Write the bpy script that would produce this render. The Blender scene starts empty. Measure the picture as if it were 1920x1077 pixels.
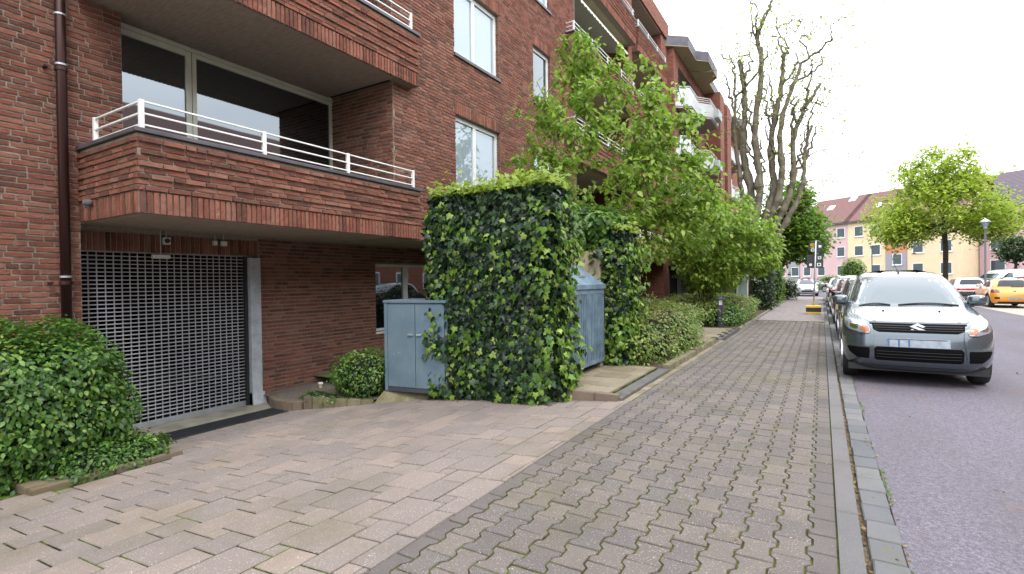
import bpy, bmesh, math, random
import numpy as np
from mathutils import Vector, Matrix
R = math.radians
random.seed(7); rng = np.random.default_rng(11)
SC = bpy.context.scene
COL = SC.collection

# ------------------------------------------------------------------ camera
yaw, pit, rol = 0.543507, -0.010874, -0.01298
fwd = np.array([-math.sin(yaw)*math.cos(pit), math.cos(yaw)*math.cos(pit), math.sin(pit)])
rt = np.array([math.cos(yaw), math.sin(yaw), 0.0]); up = np.cross(rt, fwd)
r2 = math.cos(rol)*rt + math.sin(rol)*up; u2 = -math.sin(rol)*rt + math.cos(rol)*up
CAM = np.array([0.0, 0.0, 1.5])
cd = bpy.data.cameras.new('camera'); cam = bpy.data.objects.new('camera', cd); COL.objects.link(cam)
cd.sensor_width = 36; cd.lens = 18.03; cd.clip_end = 1200; cd.clip_start = 0.05
cam.matrix_world = Matrix(((r2[0], u2[0], -fwd[0], CAM[0]), (r2[1], u2[1], -fwd[1], CAM[1]), (r2[2], u2[2], -fwd[2], CAM[2]), (0, 0, 0, 1)))
SC.camera = cam

# ------------------------------------------------------------------ sky, sun, exposure
SUN_EL, SUN_AZ = R(52), R(128)          # azimuth clockwise from +Y (street direction)
w = bpy.data.worlds.new('World'); SC.world = w; w.use_nodes = True
nt = w.node_tree; nt.nodes.clear()
out = nt.nodes.new('ShaderNodeOutputWorld'); bg = nt.nodes.new('ShaderNodeBackground')
sky = nt.nodes.new('ShaderNodeTexSky'); sky.sky_type = 'NISHITA'; sky.sun_disc = False
sky.sun_elevation = SUN_EL; sky.sun_rotation = SUN_AZ
cl = nt.nodes.new('ShaderNodeTexNoise'); cl.inputs['Scale'].default_value = 2.2; cl.inputs['Detail'].default_value = 5
tc = nt.nodes.new('ShaderNodeTexCoord'); mp = nt.nodes.new('ShaderNodeMapping'); mp.inputs['Scale'].default_value = (1, 1, 3)
rp = nt.nodes.new('ShaderNodeMapRange'); rp.inputs[1].default_value = .35; rp.inputs[2].default_value = .62
rp.inputs[3].default_value = .80; rp.inputs[4].default_value = 1.0
mx = nt.nodes.new('ShaderNodeMix'); mx.data_type = 'RGBA'
mx.inputs[7].default_value = (29.5, 30.6, 32.0, 1)       # overcast cloud
L = nt.links.new
L(tc.outputs['Generated'], mp.inputs[0]); L(mp.outputs[0], cl.inputs['Vector']); L(cl.outputs[0], rp.inputs[0])
# an overcast sky is brighter overhead than at the horizon
sx_ = nt.nodes.new('ShaderNodeSeparateXYZ'); L(tc.outputs['Generated'], sx_.inputs[0])
el = nt.nodes.new('ShaderNodeMapRange'); el.inputs[1].default_value = 0; el.inputs[2].default_value = 1; el.inputs[3].default_value = .66; el.inputs[4].default_value = 1.32; L(sx_.outputs[2], el.inputs[0])
ov = nt.nodes.new('ShaderNodeVectorMath'); ov.operation = 'SCALE'; ov.inputs[0].default_value = (29.5, 30.6, 32.0); L(el.outputs[0], ov.inputs['Scale']); L(ov.outputs[0], mx.inputs[7])
L(rp.outputs[0], mx.inputs[0]); L(sky.outputs[0], mx.inputs[6]); L(mx.outputs[2], bg.inputs[0]); L(bg.outputs[0], out.inputs[0])
bg.inputs[1].default_value = 0.1
sl = bpy.data.lights.new('sun', 'SUN'); so = bpy.data.objects.new('sun', sl); COL.objects.link(so)
sl.energy = 1.5; sl.angle = R(12); sl.color = (1, .96, .9)
so.rotation_euler = Vector((math.sin(SUN_AZ)*math.cos(SUN_EL), math.cos(SUN_AZ)*math.cos(SUN_EL), math.sin(SUN_EL))).to_track_quat('Z', 'Y').to_euler()
so.location = (6, -6, 20)
SC.view_settings.view_transform = 'Standard'; SC.view_settings.look = 'None'
SC.view_settings.exposure = 0.22; SC.view_settings.gamma = 1; SC.view_settings.use_curve_mapping = False
SC.render.engine = 'CYCLES'
SC.cycles.max_bounces = 6; SC.cycles.diffuse_bounces = 1; SC.cycles.glossy_bounces = 3
SC.cycles.transmission_bounces = 4; SC.cycles.transparent_max_bounces = 4
SC.cycles.use_denoising = True; SC.cycles.caustics_reflective = False; SC.cycles.caustics_refractive = False

# ------------------------------------------------------------------ helpers: objects
def prop(o, label=None, cat=None, group=None, kind=None):
    if label: o['label'] = label
    if cat: o['category'] = cat
    if group: o['group'] = group
    if kind: o['kind'] = kind
    return o
def loc_of(parent):
    "offset of a chain of parents that are only translated"
    v = Vector((0, 0, 0))
    while parent is not None: v += parent.location; parent = parent.parent
    return v
def link(name, data, parent=None, local=False, **k):
    "children are modelled in world coordinates unless local"
    o = bpy.data.objects.new(name, data); COL.objects.link(o)
    if parent is not None:
        o.parent = parent
        if not local: o.location = -loc_of(parent)
    return prop(o, **k)
def empty(name, loc=(0, 0, 0), rz=0, **k):
    o = link(name, None, **k); o.location = loc; o.rotation_euler = (0, 0, rz); o.empty_display_size = .2
    return o

class MB:
    "collects shapes; build() links them as one mesh object"
    def __init__(s): s.v = []; s.f = []; s.m = []
    def add(s, vs, fs, m=0):
        o = len(s.v); s.v += [tuple(p) for p in vs]; s.f += [tuple(i+o for i in f) for f in fs]; s.m += [m]*len(fs); return s
    def box(s, a, b, m=0, bev=0):
        x0, y0, z0 = a; x1, y1, z1 = b
        if bev <= 0:
            return s.add([(x0,y0,z0),(x1,y0,z0),(x1,y1,z0),(x0,y1,z0),(x0,y0,z1),(x1,y0,z1),(x1,y1,z1),(x0,y1,z1)],
                  [(0,3,2,1),(4,5,6,7),(0,1,5,4),(1,2,6,5),(2,3,7,6),(3,0,4,7)], m)
        bm = bmesh.new(); bmesh.ops.create_cube(bm, size=1)
        for v in bm.verts: v.co = Vector(((x0+x1)/2+v.co.x*(x1-x0), (y0+y1)/2+v.co.y*(y1-y0), (z0+z1)/2+v.co.z*(z1-z0)))
        bmesh.ops.bevel(bm, geom=bm.edges[:], offset=bev, segments=2, affect='EDGES', profile=.6)
        s.bm(bm, m); return s
    def bm(s, bm, m=0):
        bm.verts.ensure_lookup_table(); bm.verts.index_update()
        s.add([v.co[:] for v in bm.verts], [[v.index for v in f.verts] for f in bm.faces], m); bm.free(); return s
    def quad(s, a, b, c, d, m=0): return s.add([a, b, c, d], [(0,1,2,3)], m)
    def prism(s, poly, z0, z1, m=0):
        n = len(poly); v = [(x, y, z0) for x, y in poly]+[(x, y, z1) for x, y in poly]
        return s.add(v, [tuple(range(n-1,-1,-1)), tuple(range(n, 2*n))]+[(i,(i+1)%n,n+(i+1)%n,n+i) for i in range(n)], m)
    def tube(s, pts, rad, n=8, m=0, cap=True):
        pts = [Vector(p) for p in pts]; k = len(pts)
        if not hasattr(rad, '__len__'): rad = [rad]*k
        vs = []; prev = None
        for i, p in enumerate(pts):
            t = (pts[min(i+1,k-1)]-pts[max(i-1,0)]).normalized()
            a = prev if prev is not None else (Vector((0,0,1)) if abs(t.z) < .9 else Vector((1,0,0)))
            x = (a-t*a.dot(t)).normalized(); prev = x; y = t.cross(x)
            for j in range(n):
                q = 2*math.pi*j/n; vs.append(p+(x*math.cos(q)+y*math.sin(q))*rad[i])
        fs = [(i*n+j, i*n+(j+1)%n, (i+1)*n+(j+1)%n, (i+1)*n+j) for i in range(k-1) for j in range(n)]
        if cap: fs += [tuple(range(n-1,-1,-1)), tuple(range((k-1)*n, k*n))]
        return s.add(vs, fs, m)
    def lathe(s, prof, c=(0,0,0), n=20, m=0, axis='z'):
        vs = []
        for r_, h in prof:
            for j in range(n):
                q = 2*math.pi*j/n; a, b = r_*math.cos(q), r_*math.sin(q)
                vs.append((c[0]+a, c[1]+b, c[2]+h) if axis == 'z' else (c[0]+h, c[1]+a, c[2]+b) if axis == 'x' else (c[0]+b, c[1]+h, c[2]+a))
        k = len(prof)
        fs = [(i*n+j, i*n+(j+1)%n, (i+1)*n+(j+1)%n, (i+1)*n+j) for i in range(k-1) for j in range(n)]
        fs += [tuple(range(n-1,-1,-1)), tuple(range((k-1)*n, k*n))]
        return s.add(vs, fs, m)
    def mesh(s, name, mats, smooth=False):
        me = bpy.data.meshes.new(name); me.from_pydata(s.v, [], s.f)
        for m in (mats if isinstance(mats, (list, tuple)) else [mats]): me.materials.append(m)
        if any(s.m): me.polygons.foreach_set('material_index', s.m)
        if smooth: me.polygons.foreach_set('use_smooth', [True]*len(s.f)); 
        me.update(); return me
    def build(s, name, mats, parent=None, smooth=False, **k):
        return link(name, s.mesh(name, mats, smooth), parent, **k)

def np_mesh(name, V, F, mats, mi=None, smooth=False):
    "V (n,3), F (m,k) arrays -> mesh"
    V = np.asarray(V, np.float32); F = np.asarray(F, np.int32); m, k = F.shape
    me = bpy.data.meshes.new(name); me.vertices.add(len(V)); me.vertices.foreach_set('co', V.ravel())
    me.loops.add(m*k); me.loops.foreach_set('vertex_index', F.ravel())
    me.polygons.add(m); me.polygons.foreach_set('loop_start', np.arange(m, dtype=np.int32)*k)
    me.polygons.foreach_set('loop_total', np.full(m, k, np.int32))
    for mt in (mats if isinstance(mats, (list, tuple)) else [mats]): me.materials.append(mt)
    if mi is not None: me.polygons.foreach_set('material_index', np.asarray(mi, np.int32))
    if smooth: me.polygons.foreach_set('use_smooth', np.ones(m, bool))
    me.update(calc_edges=True); me.validate(); return me

# ------------------------------------------------------------------ helpers: materials
def hexc(r, g, b):                       # sRGB 0-255 -> linear
    f = lambda c: c/12.92 if c <= .04045 else ((c+.055)/1.055)**2.4
    return (f(r/255), f(g/255), f(b/255), 1)
class NT:
    def __init__(s, name):
        s.m = bpy.data.materials.new(name); s.m.use_nodes = True; s.t = s.m.node_tree; s.n = s.t.nodes
        s.b = s.n['Principled BSDF']; s.out = s.n['Material Output']
    def new(s, typ, **k):
        n = s.n.new(typ)
        for a, v in k.items(): setattr(n, a, v)
        return n
    def l(s, a, b): s.t.links.new(a, b)
    def pos(s):
        return s.new('ShaderNodeNewGeometry').outputs['Position']
    def noise(s, scale, detail=4, rough=.55, vec=None, stretch=None):
        n = s.new('ShaderNodeTexNoise'); n.inputs['Scale'].default_value = scale; n.inputs['Detail'].default_value = detail
        n.inputs['Roughness'].default_value = rough
        v = vec or s.pos()
        if stretch:
            m = s.new('ShaderNodeMapping'); m.inputs['Scale'].default_value = stretch; s.l(v, m.inputs[0]); v = m.outputs[0]
        s.l(v, n.inputs['Vector']); return n.outputs[0]
    def ramp(s, fac, stops, interp='LINEAR'):
        r = s.new('ShaderNodeValToRGB'); r.color_ramp.interpolation = interp; e = r.color_ramp.elements
        while len(e) < len(stops): e.new(.5)
        for x, (p, c) in zip(e, stops): x.position = p; x.color = c if len(c) == 4 else (*c, 1)
        s.l(fac, r.inputs[0]); return r.outputs[0]
    def rnd(s):
        "a random number for each piece: island of a joined mesh plus the object's own"
        g = s.new('ShaderNodeNewGeometry'); o = s.new('ShaderNodeObjectInfo')
        a = s.new('ShaderNodeMath', operation='ADD'); s.l(g.outputs['Random Per Island'], a.inputs[0]); s.l(o.outputs['Random'], a.inputs[1])
        f = s.new('ShaderNodeMath', operation='FRACT'); s.l(a.outputs[0], f.inputs[0]); return f.outputs[0]
    def mix(s, fac, a, b, mode='MIX'):
        m = s.new('ShaderNodeMix', data_type='RGBA', blend_type=mode)
        for sock, v in ((m.inputs[0], fac), (m.inputs[6], a), (m.inputs[7], b)):
            if isinstance(v, (int, float)): sock.default_value = v
            elif isinstance(v, tuple): sock.default_value = v if len(v) == 4 else (*v, 1)
            else: s.l(v, sock)
        return m.outputs[2]
    def rng(s, v, a, b, c=0, d=1):
        m = s.new('ShaderNodeMapRange'); m.inputs[1].default_value = a; m.inputs[2].default_value = b
        m.inputs[3].default_value = c; m.inputs[4].default_value = d; s.l(v, m.inputs[0]); return m.outputs[0]
    def math(s, op, a, b):
        m = s.new('ShaderNodeMath', operation=op)
        for i, v in enumerate((a, b)):
            if isinstance(v, (int, float)): m.inputs[i].default_value = v
            else: s.l(v, m.inputs[i])
        return m.outputs[0]
    def col(s, c):
        if isinstance(c, tuple): s.b.inputs['Base Color'].default_value = c if len(c) == 4 else (*c, 1)
        else: s.l(c, s.b.inputs['Base Color'])
        return s
    def set(s, rough=.7, metal=0, ior=None, coat=0, spec=None):
        s.b.inputs['Roughness'].default_value = rough; s.b.inputs['Metallic'].default_value = metal
        if ior: s.b.inputs['IOR'].default_value = ior
        if coat: s.b.inputs['Coat Weight'].default_value = coat; s.b.inputs['Coat Roughness'].default_value = .04
        if spec is not None: s.b.inputs['Specular IOR Level'].default_value = spec
        return s
    def bump(s, h, dist=.01, strength=1.0):
        b = s.new('ShaderNodeBump'); b.inputs['Strength'].default_value = strength; b.inputs['Distance'].default_value = dist
        s.l(h, b.inputs['Height']); s.l(b.outputs[0], s.b.inputs['Normal']); return s

def plain(name, c, rough=.6, metal=0, var=.12, bump=0, scale=6, **k):
    m = NT(name); n = m.noise(scale, 5)
    c = tuple(c[:3])
    m.col(m.ramp(n, [(.3, tuple(x*(1-var) for x in c)), (.7, tuple(min(1, x*(1+var)) for x in c))])).set(rough, metal, **k)
    if bump: m.bump(m.noise(scale*14, 3), bump)
    return m.m

def m_brick():
    m = NT('brick'); r = m.rnd()
    base = m.ramp(r, [(0, (.06,.026,.018)), (.14, (.13,.045,.029)), (.32, (.215,.070,.043)), (.55, (.262,.092,.058)), (.72, (.315,.128,.086)), (.84, (.28,.14,.10)), (.93, (.165,.072,.05)), (1, (.075,.042,.034))])
    n = m.noise(45, 6, .7, stretch=(1, 1, 2.2)); n2 = m.noise(6, 4)
    c = m.mix(m.rng(n, .35, .75, 0, .65), base, (.36,.16,.115)); c = m.mix(m.rng(n2, .45, .75, 0, .45), c, (.10,.036,.028))
    soot = m.noise(160, 3); c = m.mix(m.rng(soot, .55, .8, 0, .45), c, (.07,.03,.028))
    m.col(c).set(.88, spec=.25)
    h = m.math('ADD', m.noise(38, 6, .75, stretch=(1, 1, 3)), m.math('MULTIPLY', m.noise(140, 3), .4)); m.bump(h, .02, .95)
    return m.m
def m_mortar():
    m = NT('mortar'); m.col(m.ramp(m.noise(30, 4), [(.3, (.21,.175,.145)), (.7, (.34,.29,.245))])).set(.95, spec=.1).bump(m.noise(180, 3), .004); return m.m
def m_brick_far():
    m = NT('far_brick'); p = m.pos(); mp_ = m.new('ShaderNodeMapping'); mp_.inputs['Rotation'].default_value = (0, 0, 0)
    sep = m.new('ShaderNodeSeparateXYZ'); m.l(p, sep.inputs[0]); cb = m.new('ShaderNodeCombineXYZ')
    m.l(m.math('ADD', sep.outputs[0], sep.outputs[1]), cb.inputs[0]); m.l(sep.outputs[2], cb.inputs[1])
    b = m.new('ShaderNodeTexBrick'); m.l(cb.outputs[0], b.inputs['Vector']); b.inputs['Scale'].default_value = 1
    b.inputs['Brick Width'].default_value = .246; b.inputs['Row Height'].default_value = .0635; b.inputs['Mortar Size'].default_value = .006
    b.inputs['Color1'].default_value = (.27,.092,.06,1); b.inputs['Color2'].default_value = (.17,.055,.037,1); b.inputs['Mortar'].default_value = (.26,.2,.17,1)
    m.col(b.outputs[0]).set(.9, spec=.2).bump(b.outputs['Fac'], -.008); return m.m
def m_glass(name, base, ior=2.0, rough=.02):
    m = NT(name); m.col(base).set(rough, ior=ior); m.b.inputs['Specular Tint'].default_value = (.84,.93,1,1); n = m.noise(.7, 2); m.bump(n, .003, .25); return m.m
def m_leaf(name, stops, rough=.45, trans=.35, tcol=(.25,.5,.06)):
    m = NT(name); r = m.rnd(); c = m.ramp(r, stops)
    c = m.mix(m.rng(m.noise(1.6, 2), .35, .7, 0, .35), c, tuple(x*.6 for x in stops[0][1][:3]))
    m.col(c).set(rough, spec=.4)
    tr = m.new('ShaderNodeBsdfTranslucent'); m.l(m.mix(.5, c, tcol), tr.inputs[0])
    ms = m.new('ShaderNodeMixShader'); ms.inputs[0].default_value = trans
    m.l(m.b.outputs[0], ms.inputs[1]); m.l(tr.outputs[0], ms.inputs[2]); m.l(ms.outputs[0], m.out.inputs[0]); return m.m
def m_stone(name, tones, chips, moss=.0, scale=240, rough=.9, chip=.66):
    m = NT(name); r = m.rnd(); base = m.ramp(r, tones)
    g = m.noise(scale, 3, .8); c = m.mix(m.rng(g, .38, .68, 0, .75), m.mix(.45, base, (.03,.028,.03)), base)
    v = m.noise(scale*.55, 2, .6); c = m.mix(m.rng(v, chip, chip+.06, 0, .85), c, chips)
    st = m.noise(1.3, 4, .65); c = m.mix(m.rng(st, .42, .75, 0, .5), c, tuple(x*.55 for x in tones[0][1][:3]))
    if moss:
        mo = m.noise(.8, 5, .7); c = m.mix(m.rng(mo, .5, .72, 0, moss), c, (.105,.095,.032))
    m.col(c).set(rough, spec=.25).bump(m.math('ADD', g, m.math('MULTIPLY', v, .6)), .004, .8); return m.m

M = {}
M['brick'] = m_brick(); M['mortar'] = m_mortar(); M['brickfar'] = m_brick_far()
M['white'] = plain('white_frame_paint', (.74,.75,.74), .4, var=.05)
M['cream'] = plain('cream_window_frame', (.66,.67,.57), .4, var=.06)
M['rail'] = plain('white_rail_paint', (.76,.75,.73), .35, var=.06)
M['sill'] = plain('dark_slate_coping', (.075,.07,.08), .45, var=.35, scale=3)
M['copper'] = NT('aged_copper_pipe').col((.05,.022,.02)).set(.38, .55).m
M['zinc'] = plain('galvanised_zinc', (.42,.45,.48), .4, .6, var=.15)
M['soffit'] = None
def m_soffit():
    m = NT('painted_soffit_boards'); c = m.ramp(m.noise(3, 4, stretch=(2, 12, 1)), [(.3, (.30,.225,.185)), (.7, (.42,.33,.28))]); m.col(c).set(.75).bump(m.noise(40, 3, stretch=(1, 12, 1)), .003); return m.m
M['soffit'] = m_soffit()
M['soffit2'] = plain('ochre_soffit_boards', (.42,.36,.22), .7)
M['glass_dark'] = m_glass('dark_window_glass', (.008,.011,.013), 2.7)
M['glass_pale'] = m_glass('curtained_window_glass', (.30,.36,.41), 2.3)
M['glass_far'] = m_glass('distant_window_glass', (.03,.04,.05), 1.6, .08)
M['steel'] = plain('grille_steel', (.40,.41,.44), .48, .4, var=.1)
M['jamb'] = plain('grey_jamb_paint', (.40,.43,.46), .6, var=.18, scale=9, bump=.002)
M['blacksteel'] = plain('dark_grating', (.035,.038,.045), .5, .4)
M['channel'] = plain('dark_channel_stone', (.10,.092,.085), .8, var=.3, scale=8, bump=.004)
M['gutterdirt'] = plain('gutter_dirt', (.12,.09,.055), .98, var=.45, scale=12, bump=.01)
M['void'] = NT('painted_unlit_black').col((.012,.012,.013)).set(.95).m  # near-black base colour stands in for the dark of unlit rooms and recesses
M['concrete'] = plain('weathered_concrete', (.20,.185,.15), .9, var=.35, scale=4, bump=.004)
M['concrete_moss'] = None
def m_cmoss():
    m = NT('mossy_concrete'); c = m.ramp(m.noise(5, 5, .7), [(.3, (.085,.078,.03)), (.55, (.17,.15,.085)), (.75, (.26,.22,.17))]); m.col(c).set(.95).bump(m.noise(90, 4), .006); return m.m
M['concrete_moss'] = m_cmoss()
M['planter'] = m_stone('planter_kerb_stone', [(0, (.22,.165,.12)), (.5, (.26,.195,.145)), (1, (.19,.15,.10))], (.34,.28,.22), .7, chip=.72)
M['slab'] = m_stone('pink_grey_slab', [(0, (.26,.217,.198)), (.35, (.29,.24,.216)), (.7, (.32,.258,.226)), (.9, (.365,.285,.238)), (1, (.278,.235,.218))], (.50,.43,.385), .48, scale=170, chip=.62)
M['padslab'] = m_stone('beige_mossy_slab', [(0, (.24,.195,.13)), (.5, (.30,.25,.17)), (1, (.36,.30,.22))], (.42,.36,.27), .75, chip=.7)
M['cobble'] = m_stone('dark_interlocking_paver', [(0, (.148,.130,.125)), (.3, (.172,.148,.138)), (.6, (.192,.161,.145)), (.85, (.209,.176,.153)), (1, (.155,.14,.136))], (.50,.435,.375), .48, scale=200, chip=.62)
M['edgecobble'] = m_stone('dark_edge_paver', [(0, (.135,.118,.115)), (.5, (.162,.14,.13)), (1, (.185,.158,.142))], (.45,.39,.34), .25, scale=200, chip=.66)
M['kerb'] = m_stone('kerb_stone', [(0, (.17,.163,.166)), (1, (.21,.2,.2))], (.4,.38,.37), .2, chip=.66)
M['gutter'] = m_stone('gutter_stone', [(0, (.16,.165,.175)), (.5, (.20,.20,.21)), (1, (.24,.235,.235))], (.40,.38,.38), .3, chip=.7)
def m_moss():
    m = NT('mossy_joint'); c = m.ramp(m.noise(7, 6, .75), [(.25, (.03,.024,.012)), (.45, (.05,.047,.014)), (.6, (.08,.10,.015)), (.8, (.12,.18,.022))]); m.col(c).set(.98, spec=.1).bump(m.noise(220, 3), .006); return m.m
M['moss'] = m_moss()
def m_joint():
    m = NT('sandy_joint'); c = m.ramp(m.noise(5, 6, .75), [(.3, (.018,.015,.010)), (.47, (.03,.03,.012)), (.57, (.075,.11,.016)), (.75, (.14,.21,.026))]); m.col(c).set(.98, spec=.1).bump(m.noise(220, 3), .006); return m.m
M['joint'] = m_joint()
def m_asphalt():
    m = NT('asphalt'); g = m.math('ADD', m.math('MULTIPLY', m.noise(150, 3, .85), .55), m.math('MULTIPLY', m.noise(48, 3, .8), .45)); c = m.ramp(g, [(.36, (.04,.036,.05)), (.5, (.122,.110,.137)), (.58, (.185,.165,.19)), (.68, (.42,.37,.38))])
    big = m.noise(.5, 6, .65, stretch=(1.6, .35, 1)); c = m.mix(m.rng(big, .42, .66, 0, .55), c, (.095,.082,.088))
    red = m.noise(1.1, 6, .8, stretch=(1, .6, 1)); c = m.mix(m.rng(red, .58, .72, 0, .7), c, (.21,.10,.072))
    m.col(c).set(.85, spec=.3).bump(g, .006, .9); return m.m
M['asphalt'] = m_asphalt()
def m_farpave():
    m = NT('distant_pavement'); c = m.ramp(m.noise(3, 6, .7, stretch=(2, .5, 1)), [(.3, (.16,.135,.12)), (.55, (.22,.19,.185)), (.75, (.25,.21,.19))]); m.col(c).set(.85).bump(m.noise(60, 3), .004); return m.m
M['farpave'] = m_farpave()
M['soil'] = plain('garden_soil', (.075,.05,.032), .98, var=.4, scale=14, bump=.012)
M['gravel'] = plain('pea_gravel', (.20,.17,.14), .95, var=.5, scale=60, bump=.02)
M['grass'] = plain('lawn', (.07,.12,.03), .95, var=.35, scale=5)
M['parkbay'] = plain('pale_bay_paving', (.34,.30,.25), .9, var=.2, scale=3)
def m_metalbox():
    m = NT('blue_grey_sheet_metal'); n = m.noise(14, 6, .7); c = m.ramp(m.noise(2.5, 4), [(.3, (.105,.16,.205)), (.7, (.15,.21,.255))])
    c = m.mix(m.rng(n, .62, .74, 0, .55), c, (.42,.47,.50)); c = m.mix(m.rng(m.noise(3, 5, stretch=(6, 6, .6)), .55, .8, 0, .35), c, (.10,.12,.13))
    m.col(c).set(.5, .25).bump(m.noise(4, 2), .004); return m.m
M['boxmetal'] = m_metalbox()
M['boxmetal2'] = plain('pale_blue_galvanised_sheet', (.17,.245,.31), .45, .35, var=.3, scale=5)
M['render'] = plain('stained_render', (.40,.33,.22), .9, var=.3, scale=4)
M['bark'] = None
def m_bark(name, a, b, sc=14):
    m = NT(name); n = m.noise(sc, 6, .7, stretch=(1, 1, .25)); m.col(m.ramp(n, [(.3, a), (.7, b)])).set(.95).bump(n, .04); return m.m
M['bark'] = m_bark('brown_bark', (.06,.042,.03), (.17,.125,.09)); M['bark2'] = m_bark('grey_green_bark', (.085,.072,.05), (.22,.19,.135), 9); M['bark3'] = m_bark('dark_bark', (.025,.02,.016), (.08,.06,.045))
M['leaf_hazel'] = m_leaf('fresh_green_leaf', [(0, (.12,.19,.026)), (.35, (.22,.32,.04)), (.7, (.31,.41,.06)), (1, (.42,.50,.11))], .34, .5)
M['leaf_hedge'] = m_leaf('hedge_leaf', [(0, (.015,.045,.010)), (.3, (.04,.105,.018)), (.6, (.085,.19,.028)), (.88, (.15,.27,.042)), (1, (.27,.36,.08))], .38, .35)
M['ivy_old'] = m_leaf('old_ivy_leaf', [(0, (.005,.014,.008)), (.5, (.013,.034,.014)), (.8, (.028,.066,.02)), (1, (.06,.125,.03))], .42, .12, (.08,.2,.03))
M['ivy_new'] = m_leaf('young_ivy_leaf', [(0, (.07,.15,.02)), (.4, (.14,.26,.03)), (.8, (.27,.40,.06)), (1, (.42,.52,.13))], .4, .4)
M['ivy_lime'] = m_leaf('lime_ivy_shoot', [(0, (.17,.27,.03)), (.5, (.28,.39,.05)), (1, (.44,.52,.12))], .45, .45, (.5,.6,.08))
M['leaf_privet'] = m_leaf('small_shrub_leaf', [(0, (.08,.13,.024)), (.4, (.16,.24,.042)), (.75, (.24,.33,.07)), (1, (.36,.41,.14))], .45, .35)
M['leaf_red'] = m_leaf('reddish_young_shoot', [(0, (.16,.10,.03)), (1, (.28,.22,.07))], .5, .3)
M['leaf_lime'] = m_leaf('lime_maple_leaf', [(0, (.19,.27,.025)), (.4, (.28,.38,.04)), (.8, (.38,.47,.06)), (1, (.48,.52,.11))], .5, .5, (.4,.55,.05))
M['leaf_mid'] = m_leaf('mid_green_leaf', [(0, (.05,.11,.014)), (.5, (.12,.22,.026)), (1, (.25,.36,.05))], .5, .45)
M['leaf_dark'] = m_leaf('dark_evergreen_leaf', [(0, (.01,.028,.012)), (.6, (.025,.055,.02)), (1, (.06,.10,.035))], .4, .15)
M['blossom'] = m_leaf('white_blossom', [(0, (.55,.52,.45)), (1, (.85,.83,.78))], .7, .2, (.8,.8,.7))
M['litter'] = m_leaf('fallen_leaf_litter', [(0, (.12,.06,.025)), (.5, (.22,.13,.05)), (1, (.36,.27,.12))], .9, .05)
M['rubber'] = plain('black_rubber', (.018,.018,.019), .75)
M['plastic'] = plain('black_plastic', (.02,.02,.022), .5)
M['anthracite'] = plain('anthracite_paint', (.045,.047,.06), .45)
M['postgrey'] = plain('grey_post', (.42,.44,.47), .4, .4)
M['yellow'] = plain('safety_yellow', (.70,.46,.03), .55)
M['slate'] = plain('slate_roofing', (.085,.08,.105), .6, var=.3, scale=4)

# ------------------------------------------------------------------ pieces: nearest as objects, rest as one part
def cam_area(c, nrm, w_, h_):
    d = np.asarray(c, float)-CAM; dep = d@fwd
    if dep < .5: return 0
    x = (d@r2)/dep*961.7; y = (d@u2)/dep*961.7
    if abs(x) > 985 or abs(y) > 560: return 0
    return w_*h_*abs(d@np.asarray(nrm, float))/np.linalg.norm(d)/dep**2
def place_pieces(pieces, limit, name, stuff_name, mats):
    """pieces: (mesh, matrix, area, parent). Largest `limit` in the picture become objects, the rest joined by parent."""
    pieces = sorted(pieces, key=lambda p: -p[2]); rest = {}
    for i, (me, mat, a, par) in enumerate(pieces):
        if i < limit and a > 0:
            o = link(name, me, par); o.matrix_basis = Matrix.Translation(-loc_of(par)) @ mat
        else: rest.setdefault(par, []).append((me, mat))
    cache = {}
    for par, lst in rest.items():
        VV = []; FF = []; off = 0; sizes = {}
        for me, mat in lst:
            if me.name not in cache:
                v = np.empty(len(me.vertices)*3, np.float32); me.vertices.foreach_get('co', v)
                cache[me.name] = (v.reshape(-1, 3), [tuple(p.vertices) for p in me.polygons])
            v, f = cache[me.name]; m4 = np.array(mat)
            VV.append(v@m4[:3, :3].T+m4[:3, 3]); FF += [tuple(i+off for i in q) for q in f]; off += len(v)
        me = bpy.data.meshes.new(stuff_name); me.from_pydata(np.concatenate(VV).tolist(), [], FF); me.materials.append(mats); me.update()
        link(stuff_name, me, par, kind='stuff')

# ================================================================== GROUND
KD = .0849                                   # driveway falls towards the garage
def zd(x): return KD*(x+2.2) if x < -2.2 else 0.0
XS = [-400, -9.0, -1.99, 400]; YS = [-120, -9, 6.0, 700]
g = MB()
for i in range(3):
    for j in range(3):
        if i == 1 and j == 1: continue
        zz = -.14
        g.quad((XS[i], YS[j], zz), (XS[i+1], YS[j], zz), (XS[i+1], YS[j+1], zz), (XS[i], YS[j+1], zz))
g.build('ground', M['grass'], kind='structure')
# road: main carriageway, then the wider junction beyond the pavement's end
g = MB()
g.quad((.40, -12, -.095), (6.7, -12, -.095), (6.7, 46, -.095), (.40, 46, -.095))
g.quad((-40, 46, -.095), (60, 46, -.095), (60, 76, -.095), (-40, 76, -.095))
g.quad((.19, -12, -.112), (.43, -12, -.112), (.43, 46, -.112), (.19, 46, -.112), 1)
g.build('road', [M['asphalt'], M['gutterdirt']], kind='structure')
g = MB().quad((6.7, -12, -.09), (9.6, -12, -.09), (9.6, 46, -.09), (6.7, 46, -.09)); g.build('parking_bay', M['parkbay'], kind='structure')
g = MB().box((9.6, -12, -.3), (9.75, 46, .02)).quad((9.75, -12, .02), (13, -12, .02), (13, 46, .02), (9.75, 46, .02)); g.build('opposite_pavement', M['farpave'], kind='structure')
g = MB().box((-60, 76, -.3), (60, 76.2, .03)).box((-60, 76.2, -.3), (60, 79, .022)); g.build('far_pavement', M['farpave'], kind='structure')

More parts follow.
